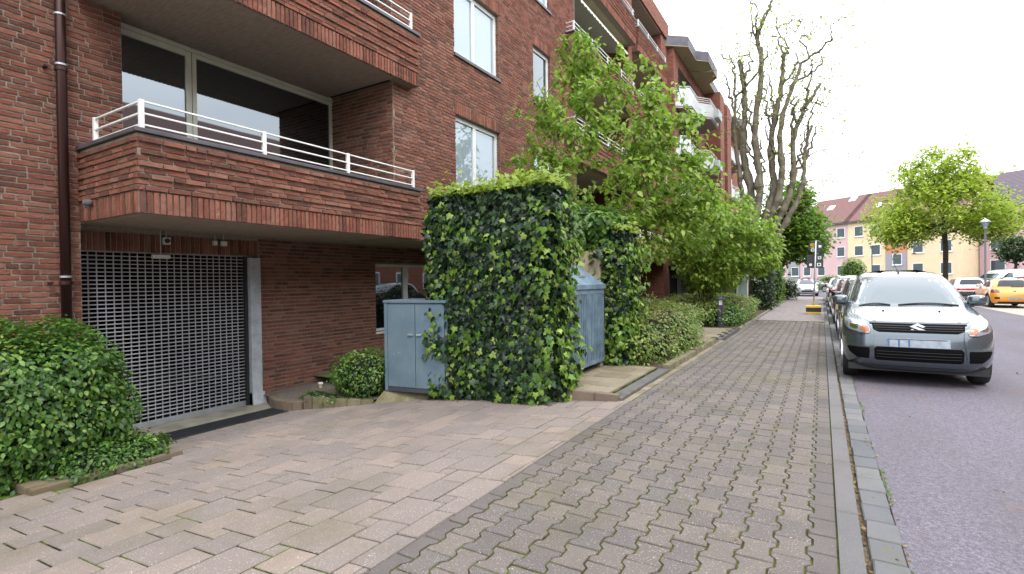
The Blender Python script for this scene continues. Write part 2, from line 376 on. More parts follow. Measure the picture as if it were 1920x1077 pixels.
# ---- pavement of interlocking pavers
pav = MB()
pav.quad((-2.02, -3, -.008), (.07, -3, -.008), (.07, 20.4, -.008), (-2.02, 20.4, -.008), 0)
pav.quad((-2.02, 20.4, -.006), (.07, 20.4, -.006), (.07, 46, -.006), (-2.02, 46, -.006), 1)
pav.box((-2.02, -3, -.4), (.07, 46, -.03), 0)
pavement = pav.build('pavement', [M['moss'], M['farpave']], kind='structure')
PW, PL, PA = .168, .2286, .014
def ring_stone(name, poly, mat, bev=.005, depth=.03, jit=0):
    "a paving stone from its outline: bevelled top, skirt"
    p = np.array(poly, float); c = p.mean(0); n = len(p)
    def inset(d):
        q = p-c; l_ = np.linalg.norm(q, axis=1, keepdims=True); return c+q*(1-d/l_)
    a = inset(bev)
    if jit: a = a+rng.normal(0, jit, a.shape)
    V = [(x, y, 0) for x, y in a]+[(x, y, -bev*.9) for x, y in p]+[(x, y, -depth) for x, y in p]
    F = [tuple(range(n))]+[(k*n+i, (k+1)*n+i, (k+1)*n+(i+1) % n, k*n+(i+1) % n) for k in range(2) for i in range(n)]
    me = bpy.data.meshes.new(name); me.from_pydata(V, [], F); me.materials.append(mat); me.update(); return me
G = .0058
def cob(left, right, xl, xr):
    "outline in local coords, y 0..PL"
    ys = [0, .050, .082, .146, .178, PL]; sg = [1, 1, -1, -1, 1, 1]
    yy = [G, .042, .072, .1566, .1866, PL-G]
    rp_ = [(xr-G+(PA*s if right else 0), y) for y, s in zip(yy, sg)] if right else [(xr-G, G), (xr-G, PL-G)]
    lp = [(xl+G-(PA*s if left else 0), y) for y, s in zip(yy, sg)][::-1] if left else [(xl+G, PL-G), (xl+G, G)]
    return rp_+lp
full = [ring_stone('paver', cob(1, 1, -PW/2, PW/2), M['cobble'], jit=.0012) for _ in range(5)]
pieces = []
NCOL = 11; x_first = -.068-NCOL*PW
for c in range(NCOL):
    xc = x_first+(c+.5)*PW; y0 = -1.0+((c*.5*PL) % PL)
    r = 0
    while True:
        y = y0+r*PL; r += 1
        if y > 20: break
        if y < .3: continue
        if y < 1.2 and xc > -1: continue
        me = full[(c*7+r*3) % 5]
        mt = Matrix.Translation((xc, y, random.gauss(0, .0016))) @ Matrix.Rotation(random.gauss(0, .006), 4, 'X') @ Matrix.Rotation(random.gauss(0, .008), 4, 'Y') @ Matrix.Rotation(random.gauss(0, .006), 4, 'Z')
        pieces.append((me, mt, cam_area((xc, y+.11, 0), (0, 0, 1), PW, PL), pavement))
er = ring_stone('paver', cob(1, 0, -.068+.0, .068), M['edgecobble']); el = ring_stone('paver', cob(0, 1, -.06, .058), M['edgecobble'])
for k in range(90):
    for me, xc, off in ((er, 0.0, ((NCOL*.5*PL) % PL)), (el, x_first-.058, .5*PL)):
        y = -1.0+off+k*PL
        if .3 < y < 20: pieces.append((me, Matrix.Translation((xc, y, random.gauss(0, .0015))), cam_area((xc, y+.1, 0), (0, 0, 1), .13, PL), pavement))
place_pieces(pieces, 300, 'paver', 'pavers_beyond', M['cobble'])

# ---- kerb and gutter
kerb = empty('kerb', (.13, 0, -.1), kind='structure')
def rect_poly(w_, l_, g_=.003): return [(g_, g_), (w_-g_, g_), (w_-g_, l_-g_), (g_, l_-g_)]
me = ring_stone('kerb_stone', rect_poly(.125, 1.06, .004), M['kerb'], bev=.012, depth=.3)
for k in range(-2, 44):
    y = 3.864-1.06*2+1.06*k
    if y < 45: o = link('kerb_stone', me, kerb); o.matrix_basis = Matrix.Translation((.067-.13, y, .105+random.gauss(0, .002)))
gut = empty('gutter', (.32, 0, -.1), kind='structure')
for k in range(0, 150):
    y = .98+.279*k
    if y > 44: break
    if k % 5 == 0 or k < 5: mg = [ring_stone('gutter_stone', rect_poly(.182+random.uniform(-.006, .006), .279, .005+random.uniform(0, .003)), M['gutter'], bev=.008, depth=.05, jit=.003) for _ in range(3)]
    o = link('gutter_stone', mg[k % 3], gut); o.matrix_basis = Matrix.Translation((.221-.32+random.gauss(0, .002), y, .014+random.gauss(0, .002))) @ Matrix.Rotation(random.gauss(0, .012), 4, 'Z')

# ---- driveway of three slab sizes
dv = MB(); n = 40; xs = np.linspace(-2.02, -6.80, n)
DY0, DY1 = -1.2, 6.12
for i in range(n-1):
    dv.quad((xs[i+1], DY0-3, zd(xs[i+1])-.007), (xs[i], DY0-3, zd(xs[i])-.007), (xs[i], DY1, zd(xs[i])-.007), (xs[i+1], DY1, zd(xs[i+1])-.007))
dv.quad((-9, DY0-3, -.62), (-6.78, DY0-3, -.62), (-6.78, DY1, -.62), (-9, DY1, -.62))
driveway = dv.build('driveway', M['joint'], kind='structure')
U = .121; X0, Y0 = -2.795, 1.885
rot = Matrix.Rotation(-math.atan(KD), 4, 'Y')
cells = [(0, 0, 3, 3), (0, 3, 2, 6), (2, 3, 3, 4), (0, 6, 2, 8)]
sm = {}
pieces = []
def slab_mesh(w_, l_):
    k = (round(w_, 3), round(l_, 3), random.randrange(3))
    if k not in sm: sm[k] = ring_stone('slab', [(-w_/2+.0068, -l_/2+.0058), (w_/2-.0068, -l_/2+.0058), (w_/2-.0068, l_/2-.0068), (-w_/2+.0068, l_/2-.0068)], M['slab'], bev=.006, depth=.035, jit=.0012)
    return sm[k]
for i in range(-14, 20):
    for j in range(-12, 16):
        ox, oy = i*5+j*2, j*4
        for a, b, c, d in cells:
            xa, xb, ya, yb = X0+(ox+a)*U, X0+(ox+c)*U, Y0+(oy+b)*U, Y0+(oy+d)*U
            xb = min(xb, -2.022); xa = max(xa, -6.80); yb = min(yb, DY1); ya = max(ya, DY0)
            if xb-xa < .02 or yb-ya < .02: continue
            xc, yc = (xa+xb)/2, (ya+yb)/2
            if xc < -5.9 and yc < 2.7: continue
            if xc < -4.75 and yc > 5.62+.63*(xc+5.76): continue
            z = KD*(xc+2.2)
            mt = Matrix.Translation((xc, yc, z+random.gauss(0, .0016))) @ rot @ Matrix.Rotation(random.gauss(0, .004), 4, 'X') @ Matrix.Rotation(random.gauss(0, .004), 4, 'Y')
            pieces.append((slab_mesh(xb-xa, yb-ya), mt, cam_area((xc, yc, z), (0, 0, 1), xb-xa, yb-ya), driveway))
place_pieces(pieces, 300, 'slab', 'slabs_beyond', M['slab'])
# drain channel and threshold in front of the garage
zt = -.398
dr = empty('drain_channel', (-6.85, 3.8, zt), label='dark steel drain grating set into the driveway before the roller grille', cat='drain')
g = MB(); g.box((-7.22, 2.9, zt-.12), (-6.83, 4.8, zt-.004)); g.build('channel', M['void'], dr)
slat = MB().box((-7.215, 0, -.02), (-6.835, .018, .006)).mesh('bar', M['blacksteel'])
for k in range(58):
    o = link('bar', slat, dr); o.location = (6.85, 2.91-3.8+k*.0325, .006)
g = MB(); g.box((-7.218, 2.9, zt-.03), (-7.20, 4.8, zt+.012)); g.box((-6.85, 2.9, zt-.03), (-6.832, 4.8, zt+.012)); g.build('frame', M['blacksteel'], dr)
g = MB(); g.box((-8.2, 2.5, zt-.3), (-7.222, 4.98, zt-.012)); g.build('threshold', M['concrete'], kind='structure')

# ================================================================== NEAR BRICK APARTMENT BUILDING
Zv = Vector((0, 0, 1)); CH, BH, BJ = .0636, .0515, .0115
bldA = empty('brick_apartment_building', (-7.8, 8, -.3), label='red brick apartment block with balconies and a garage on the left', cat='building')
BR = []; bm_cache = {}
def brick_mesh(l_, h, var):
    k = (round(l_*200), round(h*200), var)
    if k in bm_cache: return bm_cache[k]
    l_, h = k[0]/200, k[1]/200; e = .0035; d = .0105
    V = []
    nx = max(1, int(round(l_/.06))); 
    ys = [(-l_/2+l_*i/nx) for i in range(nx+1)]
    J = lambda s=.0016: random.gauss(0, s)
    for x in ys:                                     # four rows: back/bottom, front/bottom, front/top, back/top
        ex = e if x == ys[0] else -e if x == ys[-1] else 0
        jb, jt, jd1, jd2 = J(.0012), J(.0012), J(.0022), J(.0022)
        V += [(x, -.012, 0), (x+ex, d+jd1, e+jb), (x+ex, d+jd2, h-e+jt), (x, -.012, h)]
    F = []
    for i in range(nx):
        for j in range(3): F.append((i*4+j, i*4+j+1, (i+1)*4+j+1, (i+1)*4+j))
    F += [(3, 2, 1, 0), tuple(nx*4+j for j in range(4))]
    me = bpy.data.meshes.new('brick'); me.from_pydata(V, [], F); me.materials.append(M['brick']); me.update()
    bm_cache[k] = me; return me
def put_brick(part, O, ud, nd, ua, ub, va, vb, proud=0, vert=False):
    l_, h = ub-ua, vb-va
    p = Vector(O)+Vector(ud)*((ua+ub)/2)+Zv*va+Vector(nd)*(proud+random.gauss(0, .0013))
    n_ = Vector(nd); lx = n_.cross(Zv)
    if vert:                                          # soldier: brick on end
        me = brick_mesh(h, l_, random.randrange(4)); q = p+Zv*(h/2)-lx*(-l_/2)
        mt = Matrix(((Zv.x, n_.x, -lx.x, q.x), (Zv.y, n_.y, -lx.y, q.y), (Zv.z, n_.z, -lx.z, q.z), (0, 0, 0, 1)))
    else:
        me = brick_mesh(l_, h, random.randrange(4))
        mt = Matrix(((lx.x, n_.x, 0, p.x), (lx.y, n_.y, 0, p.y), (lx.z, n_.z, 1, p.z), (0, 0, 0, 1)))
        mt = mt @ Matrix.Rotation(random.gauss(0, .004), 4, 'Y')
    BR.append((me, mt, cam_area(p+Zv*h/2, nd, l_, h), part))
def cut(ua, ub, va, vb, ops):
    segs = [(ua, ub)]; vm = (va+vb)/2
    for a, b, c, d in ops:
        if c < vm < d:
            nsegs = []
            for s0, s1 in segs:
                if b <= s0 or a >= s1: nsegs.append((s0, s1)); continue
                if a-s0 > .02: nsegs.append((s0, a))
                if s1-b > .02: nsegs.append((b, s1))
            segs = nsegs
    return segs
def run_bond(part, O, ud, nd, u0, u1, v0, v1, ops=(), alt=0, start=0):
    k = 0; v = v0
    while v+BH <= v1+.02:
        top = min(v+BH, v1)
        u = u0-random.choice([0, .06, .12, .18, .21])
        while u < u1:
            l_ = random.choice([.225, .225, .225, .225, .235, .215, .105])
            a, b = max(u, u0), min(u+l_, u1); u += l_+BJ
            if b-a < .025: continue
            for s0, s1 in cut(a, b, v, top, ops): put_brick(part, O, ud, nd, s0, s1, v, top, alt*((k+start) % 2))
        v += CH; k += 1
def soldier(part, O, ud, nd, u0, u1, v0, v1, proud=.003):
    n_ = max(1, int(round((u1-u0)/.0645))); st = (u1-u0)/n_
    for i in range(n_): put_brick(part, O, ud, nd, u0+i*st+.007, u0+(i+1)*st-.007, v0, v1, proud, True)
def backing(mb, O, ud, nd, u0, u1, v0, v1, ops=(), m=0, d=0):
    us = sorted({u0, u1, *[min(max(x, u0), u1) for o in ops for x in o[:2]]}); vs = sorted({v0, v1, *[min(max(x, v0), v1) for o in ops for x in o[2:4]]})
    O, ud, nd = Vector(O), Vector(ud), Vector(nd)
    for a, b in zip(us, us[1:]):
        for c, e in zip(vs, vs[1:]):
            if b-a < 1e-4 or e-c < 1e-4: continue
            if any(o[0]-1e-5 <= a and b <= o[1]+1e-5 and o[2]-1e-5 <= c and e <= o[3]+1e-5 for o in ops): continue
            P = lambda u, v: O+ud*u+Zv*v+nd*d
            mb.quad(P(a, c), P(b, c), P(b, e), P(a, e), m)
PX, UY, UX, NY = (1, 0, 0), (0, 1, 0), (1, 0, 0), (0, -1, 0)
COPS = [3.16, 5.90, 8.62, 11.34]; BOTS = [2.27, 4.955, 7.68, 10.40]       # balcony coping tops and undersides

# left wall (by the downpipe)
g = MB(); O = (-7.55, 0, 0); ops = []
backing(g, O, UY, PX, -2.5, 2.58, -.8, 8); backing(g, O, UY, PX, 2.58, 3.04, 2.27, 8)
g.quad((-7.55, 2.58, -.6), (-8.3, 2.58, -.6), (-8.3, 2.58, 2.27), (-7.55, 2.58, 2.27)); g.quad((-7.55, 3.04, 2.27), (-8.3, 3.04, 2.27), (-8.3, 3.04, 8), (-7.55, 3.04, 8))
wl = g.build('wall', M['mortar'], bldA)
run_bond(wl, O, UY, PX, .2, 2.575, -.45, 2.27); run_bond(wl, O, UY, PX, .2, 3.035, 2.28, 5.6)
# pier and window wall
Xr = -6.28
wins = []
for k in range(4):
    z0, z1 = 3.40+2.675*k, 4.885+2.675*k
    wins += [(8.27, 9.95, z0, z1), (11.57, 12.57, z0, z1)]
g = MB(); O = (Xr, 0, 0)
backing(g, O, UY, PX, 6.53, 14.2, 2.27, 13.6, wins)
for a, b, c, d in wins:
    for p, q in (((a, c), (a, d)), ((a, d), (b, d)), ((b, d), (b, c)), ((b, c), (a, c))):
        g.quad((Xr, p[0], p[1]), (Xr, q[0], q[1]), (Xr-.16, q[0], q[1]), (Xr-.16, p[0], p[1]))
g.quad((Xr, 6.53, 2.27), (-8.1, 6.53, 2.27), (-8.1, 6.53, 13.6), (Xr, 6.53, 13.6))
g.quad((Xr, 14.2, 2.27), (Xr, 14.2, 13.6), (-8.1, 14.2, 13.6), (-8.1, 14.2, 2.27))
wr = g.build('wall', M['mortar'], bldA)
sold = [(a-.03, b+.03, d, d+.245) for a, b, c, d in wins]
run_bond(wr, O, UY, PX, 6.535, 14.15, 2.28, 10.4, wins+sold)
for a, b, c, d in sold:
    if c < 9: soldier(wr, O, UY, PX, a, b, c+.004, d-.008, .002)
run_bond(wr, (0, 6.53, 0), UX, NY, -7.87, -6.29, 3.0, 5.0); run_bond(wr, (0, 6.53, 0), UX, NY, -7.87, -6.29, 5.9, 7.6)
for a, b, c, d in wins[:6]:                                    # brick reveals on the far jamb, which faces the camera
    run_bond(wr, (0, b, 0), UX, NY, Xr-.10, Xr-.004, c+.01, d)
# ground floor wall under the overhang
Xw = -7.80; gw = [(7.52, 9.6, .50, 1.90), (15.5, 18.6, -.2, 2.0)]
g = MB(); O = (Xw, 0, 0)
backing(g, O, UY, PX, 4.97, 25, -.7, 2.30, gw)
for a, b, c, d in gw:
    for p, q in (((a, c), (a, d)), ((a, d), (b, d)), ((b, d), (b, c)), ((b, c), (a, c))):
        g.quad((Xw, p[0], p[1]), (Xw, q[0], q[1]), (Xw-.16, q[0], q[1]), (Xw-.16, p[0], p[1]))
backing(g, (Xw+.0, 0, 0), UY, PX, 2.585, 4.97, 1.95, 2.30)
wg = g.build('wall', M['mortar'], bldA)
run_bond(wg, O, UY, PX, 4.99, 10.5, -.42, 2.26, gw); soldier(wg, O, UY, PX, 2.59, 4.97, 1.96, 2.20)
# floor slabs and soffits
g = MB()
for k, zb in enumerate(BOTS):
    g.box((-8.1, 2.6, zb+.012), (-6.13, 6.52, zb+.22)); 
g.box((-8.1, 6.54, 2.285), (-6.3, 25, 2.5))
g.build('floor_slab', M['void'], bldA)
sof = MB().box((0, 0, 0), (1.92, .105, .012)).mesh('soffit_board', M['soffit'])
for zb in BOTS[:2]:
    for k in range(37):
        y = 2.63+k*.1055
        if y+.105 > 6.52: break
        o = link('soffit_board', sof, bldA); o.location = Vector((-8.05, y, zb-.002+random.gauss(0, .0008)))-loc_of(bldA)
for k in range(16):
    y = 6.56+k*.1055; o = link('soffit_board', sof, bldA); o.location = Vector((-8.2, y, 2.268))-loc_of(bldA)
g = MB().box((-7.8, 8.3, 2.27), (-6.29, 25, 2.282)); g.build('soffit', M['soffit'], bldA)

# balconies 1 and 2
def near_balcony(k):
    zb, zc = BOTS[k], COPS[k]; Xf, Ya, Yb = -6.1, 2.58, 6.97
    bal = empty('balcony'); bal.parent = bldA; bal.location = -loc_of(bldA)
    g = MB(); g.box((Xf-.20, Ya+.004, zb+.004), (Xf, Yb-.004, zc-.05)); g.box((-7.54, Ya+.004, zb+.004), (Xf-.2, Ya+.2, zc-.05))
    par = g.build('parapet', M['mortar'], bal)
    O = (Xf, 0, 0); zs = zb+.228
    soldier(par, O, UY, PX, Ya, Yb, zb, zs, .012); run_bond(par, O, UY, PX, Ya, Yb, zs+.011, zc-.052, alt=.021, start=1)
    O2 = (0, Ya, 0); soldier(par, O2, UX, NY, -7.54, Xf, zb, zs, .004); run_bond(par, O2, UX, NY, -7.54, Xf+.01, zs+.011, zc-.052, alt=.014, start=1)
    g = MB(); g.box((Xf-.24, Ya-.035, zc-.045), (Xf+.04, Yb+.05, zc), bev=.006); g.box((-7.54, Ya-.035, zc-.045), (Xf-.24, Ya+.24, zc), bev=.006)
    g.build('coping', M['sill'], bal)
    # railing: posts and three bars along the front and the return
    rl = empty('railing'); rl.parent = bal; rl.location = (0, 0, 0)
    xr = Xf-.02; zz = (zc+.045, zc+.165, zc+.29); H = .018
    for z in zz:
        g = MB(); g.box((xr-H*.7, Ya+.05, z-H/2), (xr+H*.7, Yb-.15, z+H/2), bev=.003); g.build('rail_bar', M['rail'], bal)
        g = MB(); g.box((-7.22, Ya+.05-H*.7, z-H/2), (xr-H*.7, Ya+.05+H*.7, z+H/2), bev=.003); g.build('rail_bar', M['rail'], bal)
    for p in ((xr, Ya+.05), (-7.22, Ya+.05), *[(xr, y) for y in (4.02, 5.38, Yb-.15)]):
        g = MB(); g.box((p[0]-.022, p[1]-.022, zc-.01), (p[0]+.022, p[1]+.022, zc+.305), bev=.003); g.build('post', M['rail'], bal)
    bpy.data.objects.remove(rl)
    return bal
for k in (0, 1): near_balcony(k)

# loggia glazing behind each balcony: a door and a wide fixed pane in cream frames
Xg = -7.87
def pane_frame(part, Xp, a, b, c, d, t=.055, m='cream', glass='glass_dark', dep=.05):
    fr = MB()
    fr.box((Xp, a, c), (Xp+dep, a+t, d), bev=.004); fr.box((Xp, b-t, c), (Xp+dep, b, d), bev=.004)
    fr.box((Xp, a+t, d-t), (Xp+dep, b-t, d), bev=.004); fr.box((Xp, a+t, c), (Xp+dep, b-t, c+t), bev=.004)
    fr.build('frame', M[m], part)
    p = MB().box((Xp+.012, a+t-.004, c+t-.004), (Xp+.02, b-t+.004, d-t+.004)); return p.build('pane', M[glass], part)
for k in (0, 1):
    zf, zt_ = COPS[k]-.98, BOTS[k+1]-.04
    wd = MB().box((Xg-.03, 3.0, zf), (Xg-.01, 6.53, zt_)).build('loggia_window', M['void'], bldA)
    pane_frame(wd, Xg, 3.0, 4.02, zf, zt_-.03, .075); pane_frame(wd, Xg, 4.03, 6.53, zf, zt_-.03, .06)
    g = MB().box((Xg+.001, 3.0, zt_-.029), (Xg+.07, 6.53, zt_)).build('head_rail', M['cream'], wd)
# upper windows: two-leaf and single-leaf, dark sills
for i, (a, b, c, d) in enumerate(wins):
    Xp = Xr-.14
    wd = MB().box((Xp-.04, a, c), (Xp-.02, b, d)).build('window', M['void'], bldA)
    g = MB(); t = .045
    g.box((Xp, a+.002, c+.03), (Xp+.06, a+t, d-.002), bev=.003); g.box((Xp, b-t, c+.03), (Xp+.06, b-.002, d-.002), bev=.003); g.box((Xp, a+t, d-t), (Xp+.06, b-t, d-.002), bev=.003); g.box((Xp, a+t, c+.03), (Xp+.06, b-t, c+.03+t), bev=.003)
    g.build('outer_frame', M['white'], wd)
    a2, b2, c2, d2 = a+t, b-t, c+.03+t, d-t
    if b-a > 1.3:
        mid = a2+(b2-a2)*.46
        pane_frame(wd, Xp+.012, a2, mid, c2, d2, .05, 'white', 'glass_pale'); pane_frame(wd, Xp+.012, mid+.002, b2, c2, d2, .05, 'white', 'glass_pale')
    else: pane_frame(wd, Xp+.012, a2, b2, c2, d2, .05, 'white', 'glass_pale' if i % 4 == 1 else 'glass_dark')
    MB().box((Xp+.02, a-.03, c-.035), (Xr+.045, b+.03, c+.028), bev=.004).build('sill', M['sill'], wd)
# ground-floor windows under the overhang
for a, b, c, d in gw:
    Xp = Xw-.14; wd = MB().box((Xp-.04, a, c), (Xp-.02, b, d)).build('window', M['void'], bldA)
    mid = a+(b-a)*.47
    pane_frame(wd, Xp, a, mid, c, d, .06, 'white', 'glass_dark', .06); pane_frame(wd, Xp, mid, b, c, d, .06, 'white', 'glass_dark', .06)
    MB().box((Xp+.02, a-.02, c-.04), (Xw+.04, b+.02, c+.004), bev=.004).build('sill', M['rail'], wd)

# balcony stacks further along the street
def stack_balcony(k, Xf, Ya, Yb, rails=True, bricks=True):
    zb, zc = BOTS[k], COPS[k]
    bal = empty('balcony'); bal.parent = bldA; bal.location = -loc_of(bldA)
    g = MB().box((Xf-.2, Ya+.002, zb+.002), (Xf, Yb-.002, zc-.05)).box((-7.8, Ya+.002, zb+.002), (Xf-.2, Ya+.2, zc-.05)).box((-7.8, Yb-.2, zb+.002), (Xf-.2, Yb-.002, zc-.05))
    par = g.build('parapet', M['mortar'] if bricks else M['brickfar'], bal)
    if bricks:
        soldier(par, (Xf, 0, 0), UY, PX, Ya, Yb, zb, zb+.228, .01); run_bond(par, (Xf, 0, 0), UY, PX, Ya, Yb, zb+.239, zc-.052, alt=.021)
        soldier(par, (0, Ya, 0), UX, NY, Xr+.0, Xf, zb, zb+.228, .004); run_bond(par, (0, Ya, 0), UX, NY, Xr, Xf+.01, zb+.239, zc-.052, alt=.014)
    MB().box((Xf-.24, Ya-.04, zc-.045), (Xf+.04, Yb+.04, zc), bev=.006).box((-6.3, Ya-.04, zc-.045), (Xf-.24, Ya+.2, zc)).build('coping', M['sill'], bal)
    MB().box((-7.8, Ya+.2, zb+.004), (Xf-.2, Yb-.2, zb+.016)).build('soffit', M['soffit2'], bal)
    for z in (zc+.05, zc+.17, zc+.29):
        MB().box((Xf-.035, Ya+.05, z-.009), (Xf-.01, Yb-.05, z+.009)).box((Xr+.02, Ya+.04, z-.009), (Xf-.035, Ya+.062, z+.009)).build('rail_bar', M['rail'], bal)
    for y in np.arange(Ya+.06, Yb, 1.35): MB().box((Xf-.045, y-.02, zc-.01), (Xf-.005, y+.02, zc+.31)).build('post', M['rail'], bal)
    return bal
for k in range(4):
    stack_balcony(k, -6.0, 13.5, 19.2); stack_balcony(k, -6.05, 19.75, 24.0, bricks=(k > 1))
    zf = COPS[k]-.98
    wd = MB().box((-7.9, 14.2, zf), (-7.88, 24, zf+2.6)).build('loggia_window', M['void'], bldA)
    for a, b in ((14.25, 15.3), (15.32, 19.2), (19.8, 21.6), (21.62, 23.9)): pane_frame(wd, -7.87, a, b, zf, zf+2.3, .07)
g = MB().box((-8.1, 19.22, 2.3), (-6.3, 19.72, 13.6)).box((-8.1, 24.02, -.3), (-6.3, 25.0, 13.6)).box((-8.4, -2.5, 8.0), (-6.5, 14.2, 13.6)).box((-8.3, 14.2, -.3), (-7.9, 25, 13.6))
g.build('cross_wall', M['brickfar'], bldA)
MB().box((-8.1, 14.21, 12.9), (-6.22, 25.1, 13.66)).build('roof_parapet', M['brickfar'], bldA)
MB().box((-7.9, 14.3, 12.86), (-6.3, 25.05, 12.9)).build('soffit', M['soffit'], bldA)
aw = MB(); aw.box((-7.4, 14.5, 10.25), (-7.28, 18.9, 10.36))
aw.add([(-7.3, 14.5, 10.30), (-6.2, 14.5, 10.02), (-6.2, 18.9, 10.02), (-7.3, 18.9, 10.30), (-7.3, 14.5, 10.32), (-6.2, 14.5, 10.04), (-6.2, 18.9, 10.04), (-7.3, 18.9, 10.32)], [(0,1,2,3),(7,6,5,4),(0,4,5,1),(1,5,6,2),(2,6,7,3),(3,7,4,0)])
for i in range(36): aw.box((-6.2, 14.5+i*.122, 9.93+.03*(i % 2)), (-6.19, 14.5+i*.122+.12, 10.03))
aw.build('awning', M['cream'], bldA)
place_pieces(BR, 300, 'brick', 'brickwork', M['brick'])

# downpipe with sleeves and clamps
dp = MB().tube([(-7.45, 2.40, 8), (-7.45, 2.40, .55)], .050, 16).build('downpipe', M['copper'], bldA, smooth=True)
MB().tube([(-7.45, 2.40, .56), (-7.45, 2.40, -.5)], .055, 16).build('pipe_shoe', M['copper'], dp, smooth=True)
for z in (1.62, 4.05, 4.62): MB().lathe([(.051, -.012), (.058, -.01), (.058, .01), (.051, .012)], (-7.45, 2.40, z), 16).build('sleeve_ring', M['zinc'], dp)
for z in (1.55, 4.0): MB().lathe([(.052, -.025), (.060, -.02), (.060, .02), (.052, .025)], (-7.45, 2.40, z), 16).box((-7.55, 2.26, z-.012), (-7.45, 2.29, z+.012)).build('clamp', M['copper'], dp)
MB().add([(-7.45+.071*math.cos(R(a)), 2.40+.071*math.sin(R(a)), z) for z in (.62, .80) for a in range(-75, 10, 14)], [(i, i+1, 8+i-1, 7+i-1) for i in range(0)]).tube([(-7.39, 2.33, .84), (-7.39, 2.33, 1.0)], .035, 10).build('pasted_label', M['zinc'], dp)

# garage: dark interior, roller grille, painted jamb
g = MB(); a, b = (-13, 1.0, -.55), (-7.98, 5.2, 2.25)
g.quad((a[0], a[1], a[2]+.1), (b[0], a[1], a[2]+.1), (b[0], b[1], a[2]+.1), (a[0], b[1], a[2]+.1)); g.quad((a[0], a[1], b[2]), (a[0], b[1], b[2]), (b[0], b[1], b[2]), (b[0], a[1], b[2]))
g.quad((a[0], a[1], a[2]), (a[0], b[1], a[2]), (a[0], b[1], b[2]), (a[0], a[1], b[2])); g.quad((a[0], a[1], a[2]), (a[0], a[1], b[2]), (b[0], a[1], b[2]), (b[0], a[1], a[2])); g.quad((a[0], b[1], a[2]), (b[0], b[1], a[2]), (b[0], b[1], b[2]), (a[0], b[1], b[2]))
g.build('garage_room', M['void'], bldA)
gr = empty('roller_grille'); gr.parent = bldA; gr.location = -loc_of(bldA)
sl_ = MB(); sl_.box((-.014, 2.60, .040), (.014, 4.76, .0545), bev=.003)
for y in np.arange(2.66, 4.75, .091): sl_.tube([(0, y, -.002), (0, y, .042)], .0075, 6, cap=False)
sme = sl_.mesh('slat', M['steel'])
for i in range(44): o = link('slat', sme, gr); o.location = (-7.86, 0, -.335+i*.052)
MB().box((-7.885, 2.60, -.42), (-7.835, 4.76, -.338), bev=.006).build('bottom_rail', M['zinc'], gr)
MB().box((-7.92, 4.755, -.45), (-7.80, 4.80, 1.95)).box((-7.92, 2.585, -.45), (-7.84, 2.602, 1.95)).build('guide_rail', M['plastic'], gr)
jm = MB().box((-7.86, 4.80, -.5), (-7.72, 4.975, 1.93), bev=.01)
jm.add([(-7.86, 4.80, -.5), (-7.70, 4.80, -.5), (-7.70, 5.06, -.5), (-7.86, 5.06, -.5), (-7.86, 4.80, -.22), (-7.715, 4.80, -.22), (-7.715, 5.0, -.22), (-7.86, 5.0, -.22)], [(0,3,2,1),(4,5,6,7),(0,1,5,4),(1,2,6,5),(2,3,7,6),(3,0,4,7)])
jm.build('jamb', M['jamb'], bldA)

# small fixtures
pp = empty('potted_plant', (-6.62, 4.22, 2.5), label='dark leaved pot plant peeping over the lowest balcony coping', cat='plant')
MB().lathe([(.10, 2.5), (.15, 2.85), (.16, 2.88), (.13, 2.88)], (-6.62, 4.22, 0), 16).build('pot', M['planter'], pp, True)
sc_ = empty('security_camera', (-7.2, 2.52, 2.48), label='small grey security lamp beside the downpipe under the lowest balcony', cat='lamp')
MB().lathe([(.0, -.03), (.035, -.02), (.042, .04), (.035, .055)], (-7.16, 2.50, 2.46), 14, axis='y').build('hood', M['channel'], sc_, smooth=True)
MB().tube([(-7.3, 2.575, 2.44), (-7.28, 2.53, 2.42), (-7.18, 2.52, 2.45)], .012, 8).build('bracket', M['zinc'], sc_)
def wallbox(name, label, cat, c, s, knob=False):
    e = empty(name, c, label=label, cat=cat)
    MB().box((c[0]-s[0]/2, c[1]-s[1]/2, c[2]-s[2]/2), (c[0]+s[0]/2, c[1]+s[1]/2, c[2]+s[2]/2), bev=.008).build('case', M['cream'], e)
    if knob: MB().lathe([(.035, 0), (.03, .02), (.012, .024)], (c[0]+s[0]/2, c[1], c[2]), 14, axis='x').build('lens', M['plastic'], e)
    else: MB().box((c[0]+s[0]/2, c[1]-s[1]*.3, c[2]-s[2]*.3), (c[0]+s[0]/2+.006, c[1]+s[1]*.3, c[2]+s[2]*.3)).build('cover', M['white'], e)
    MB().tube([(c[0], c[1], c[2]+s[2]/2), (c[0], c[1], 2.26)], .006, 6).build('cable', M['zinc'], e)
wallbox('motion_sensor', 'square white sensor with round dark lens above the roller grille', 'sensor', (-7.74, 3.60, 2.12), (.06, .09, .10), True)
wallbox('junction_box', 'smaller left of two white junction boxes above the grille', 'electrical box', (-7.75, 4.27, 2.13), (.05, .06, .07))
wallbox('junction_box', 'larger right of two white junction boxes above the grille', 'electrical box', (-7.75, 4.40, 2.13), (.05, .09, .075))
wallbox('light_barrier', 'long flat grey box hanging at the top of the roller grille', 'sensor', (-7.74, 3.53, 1.90), (.06, .22, .055))

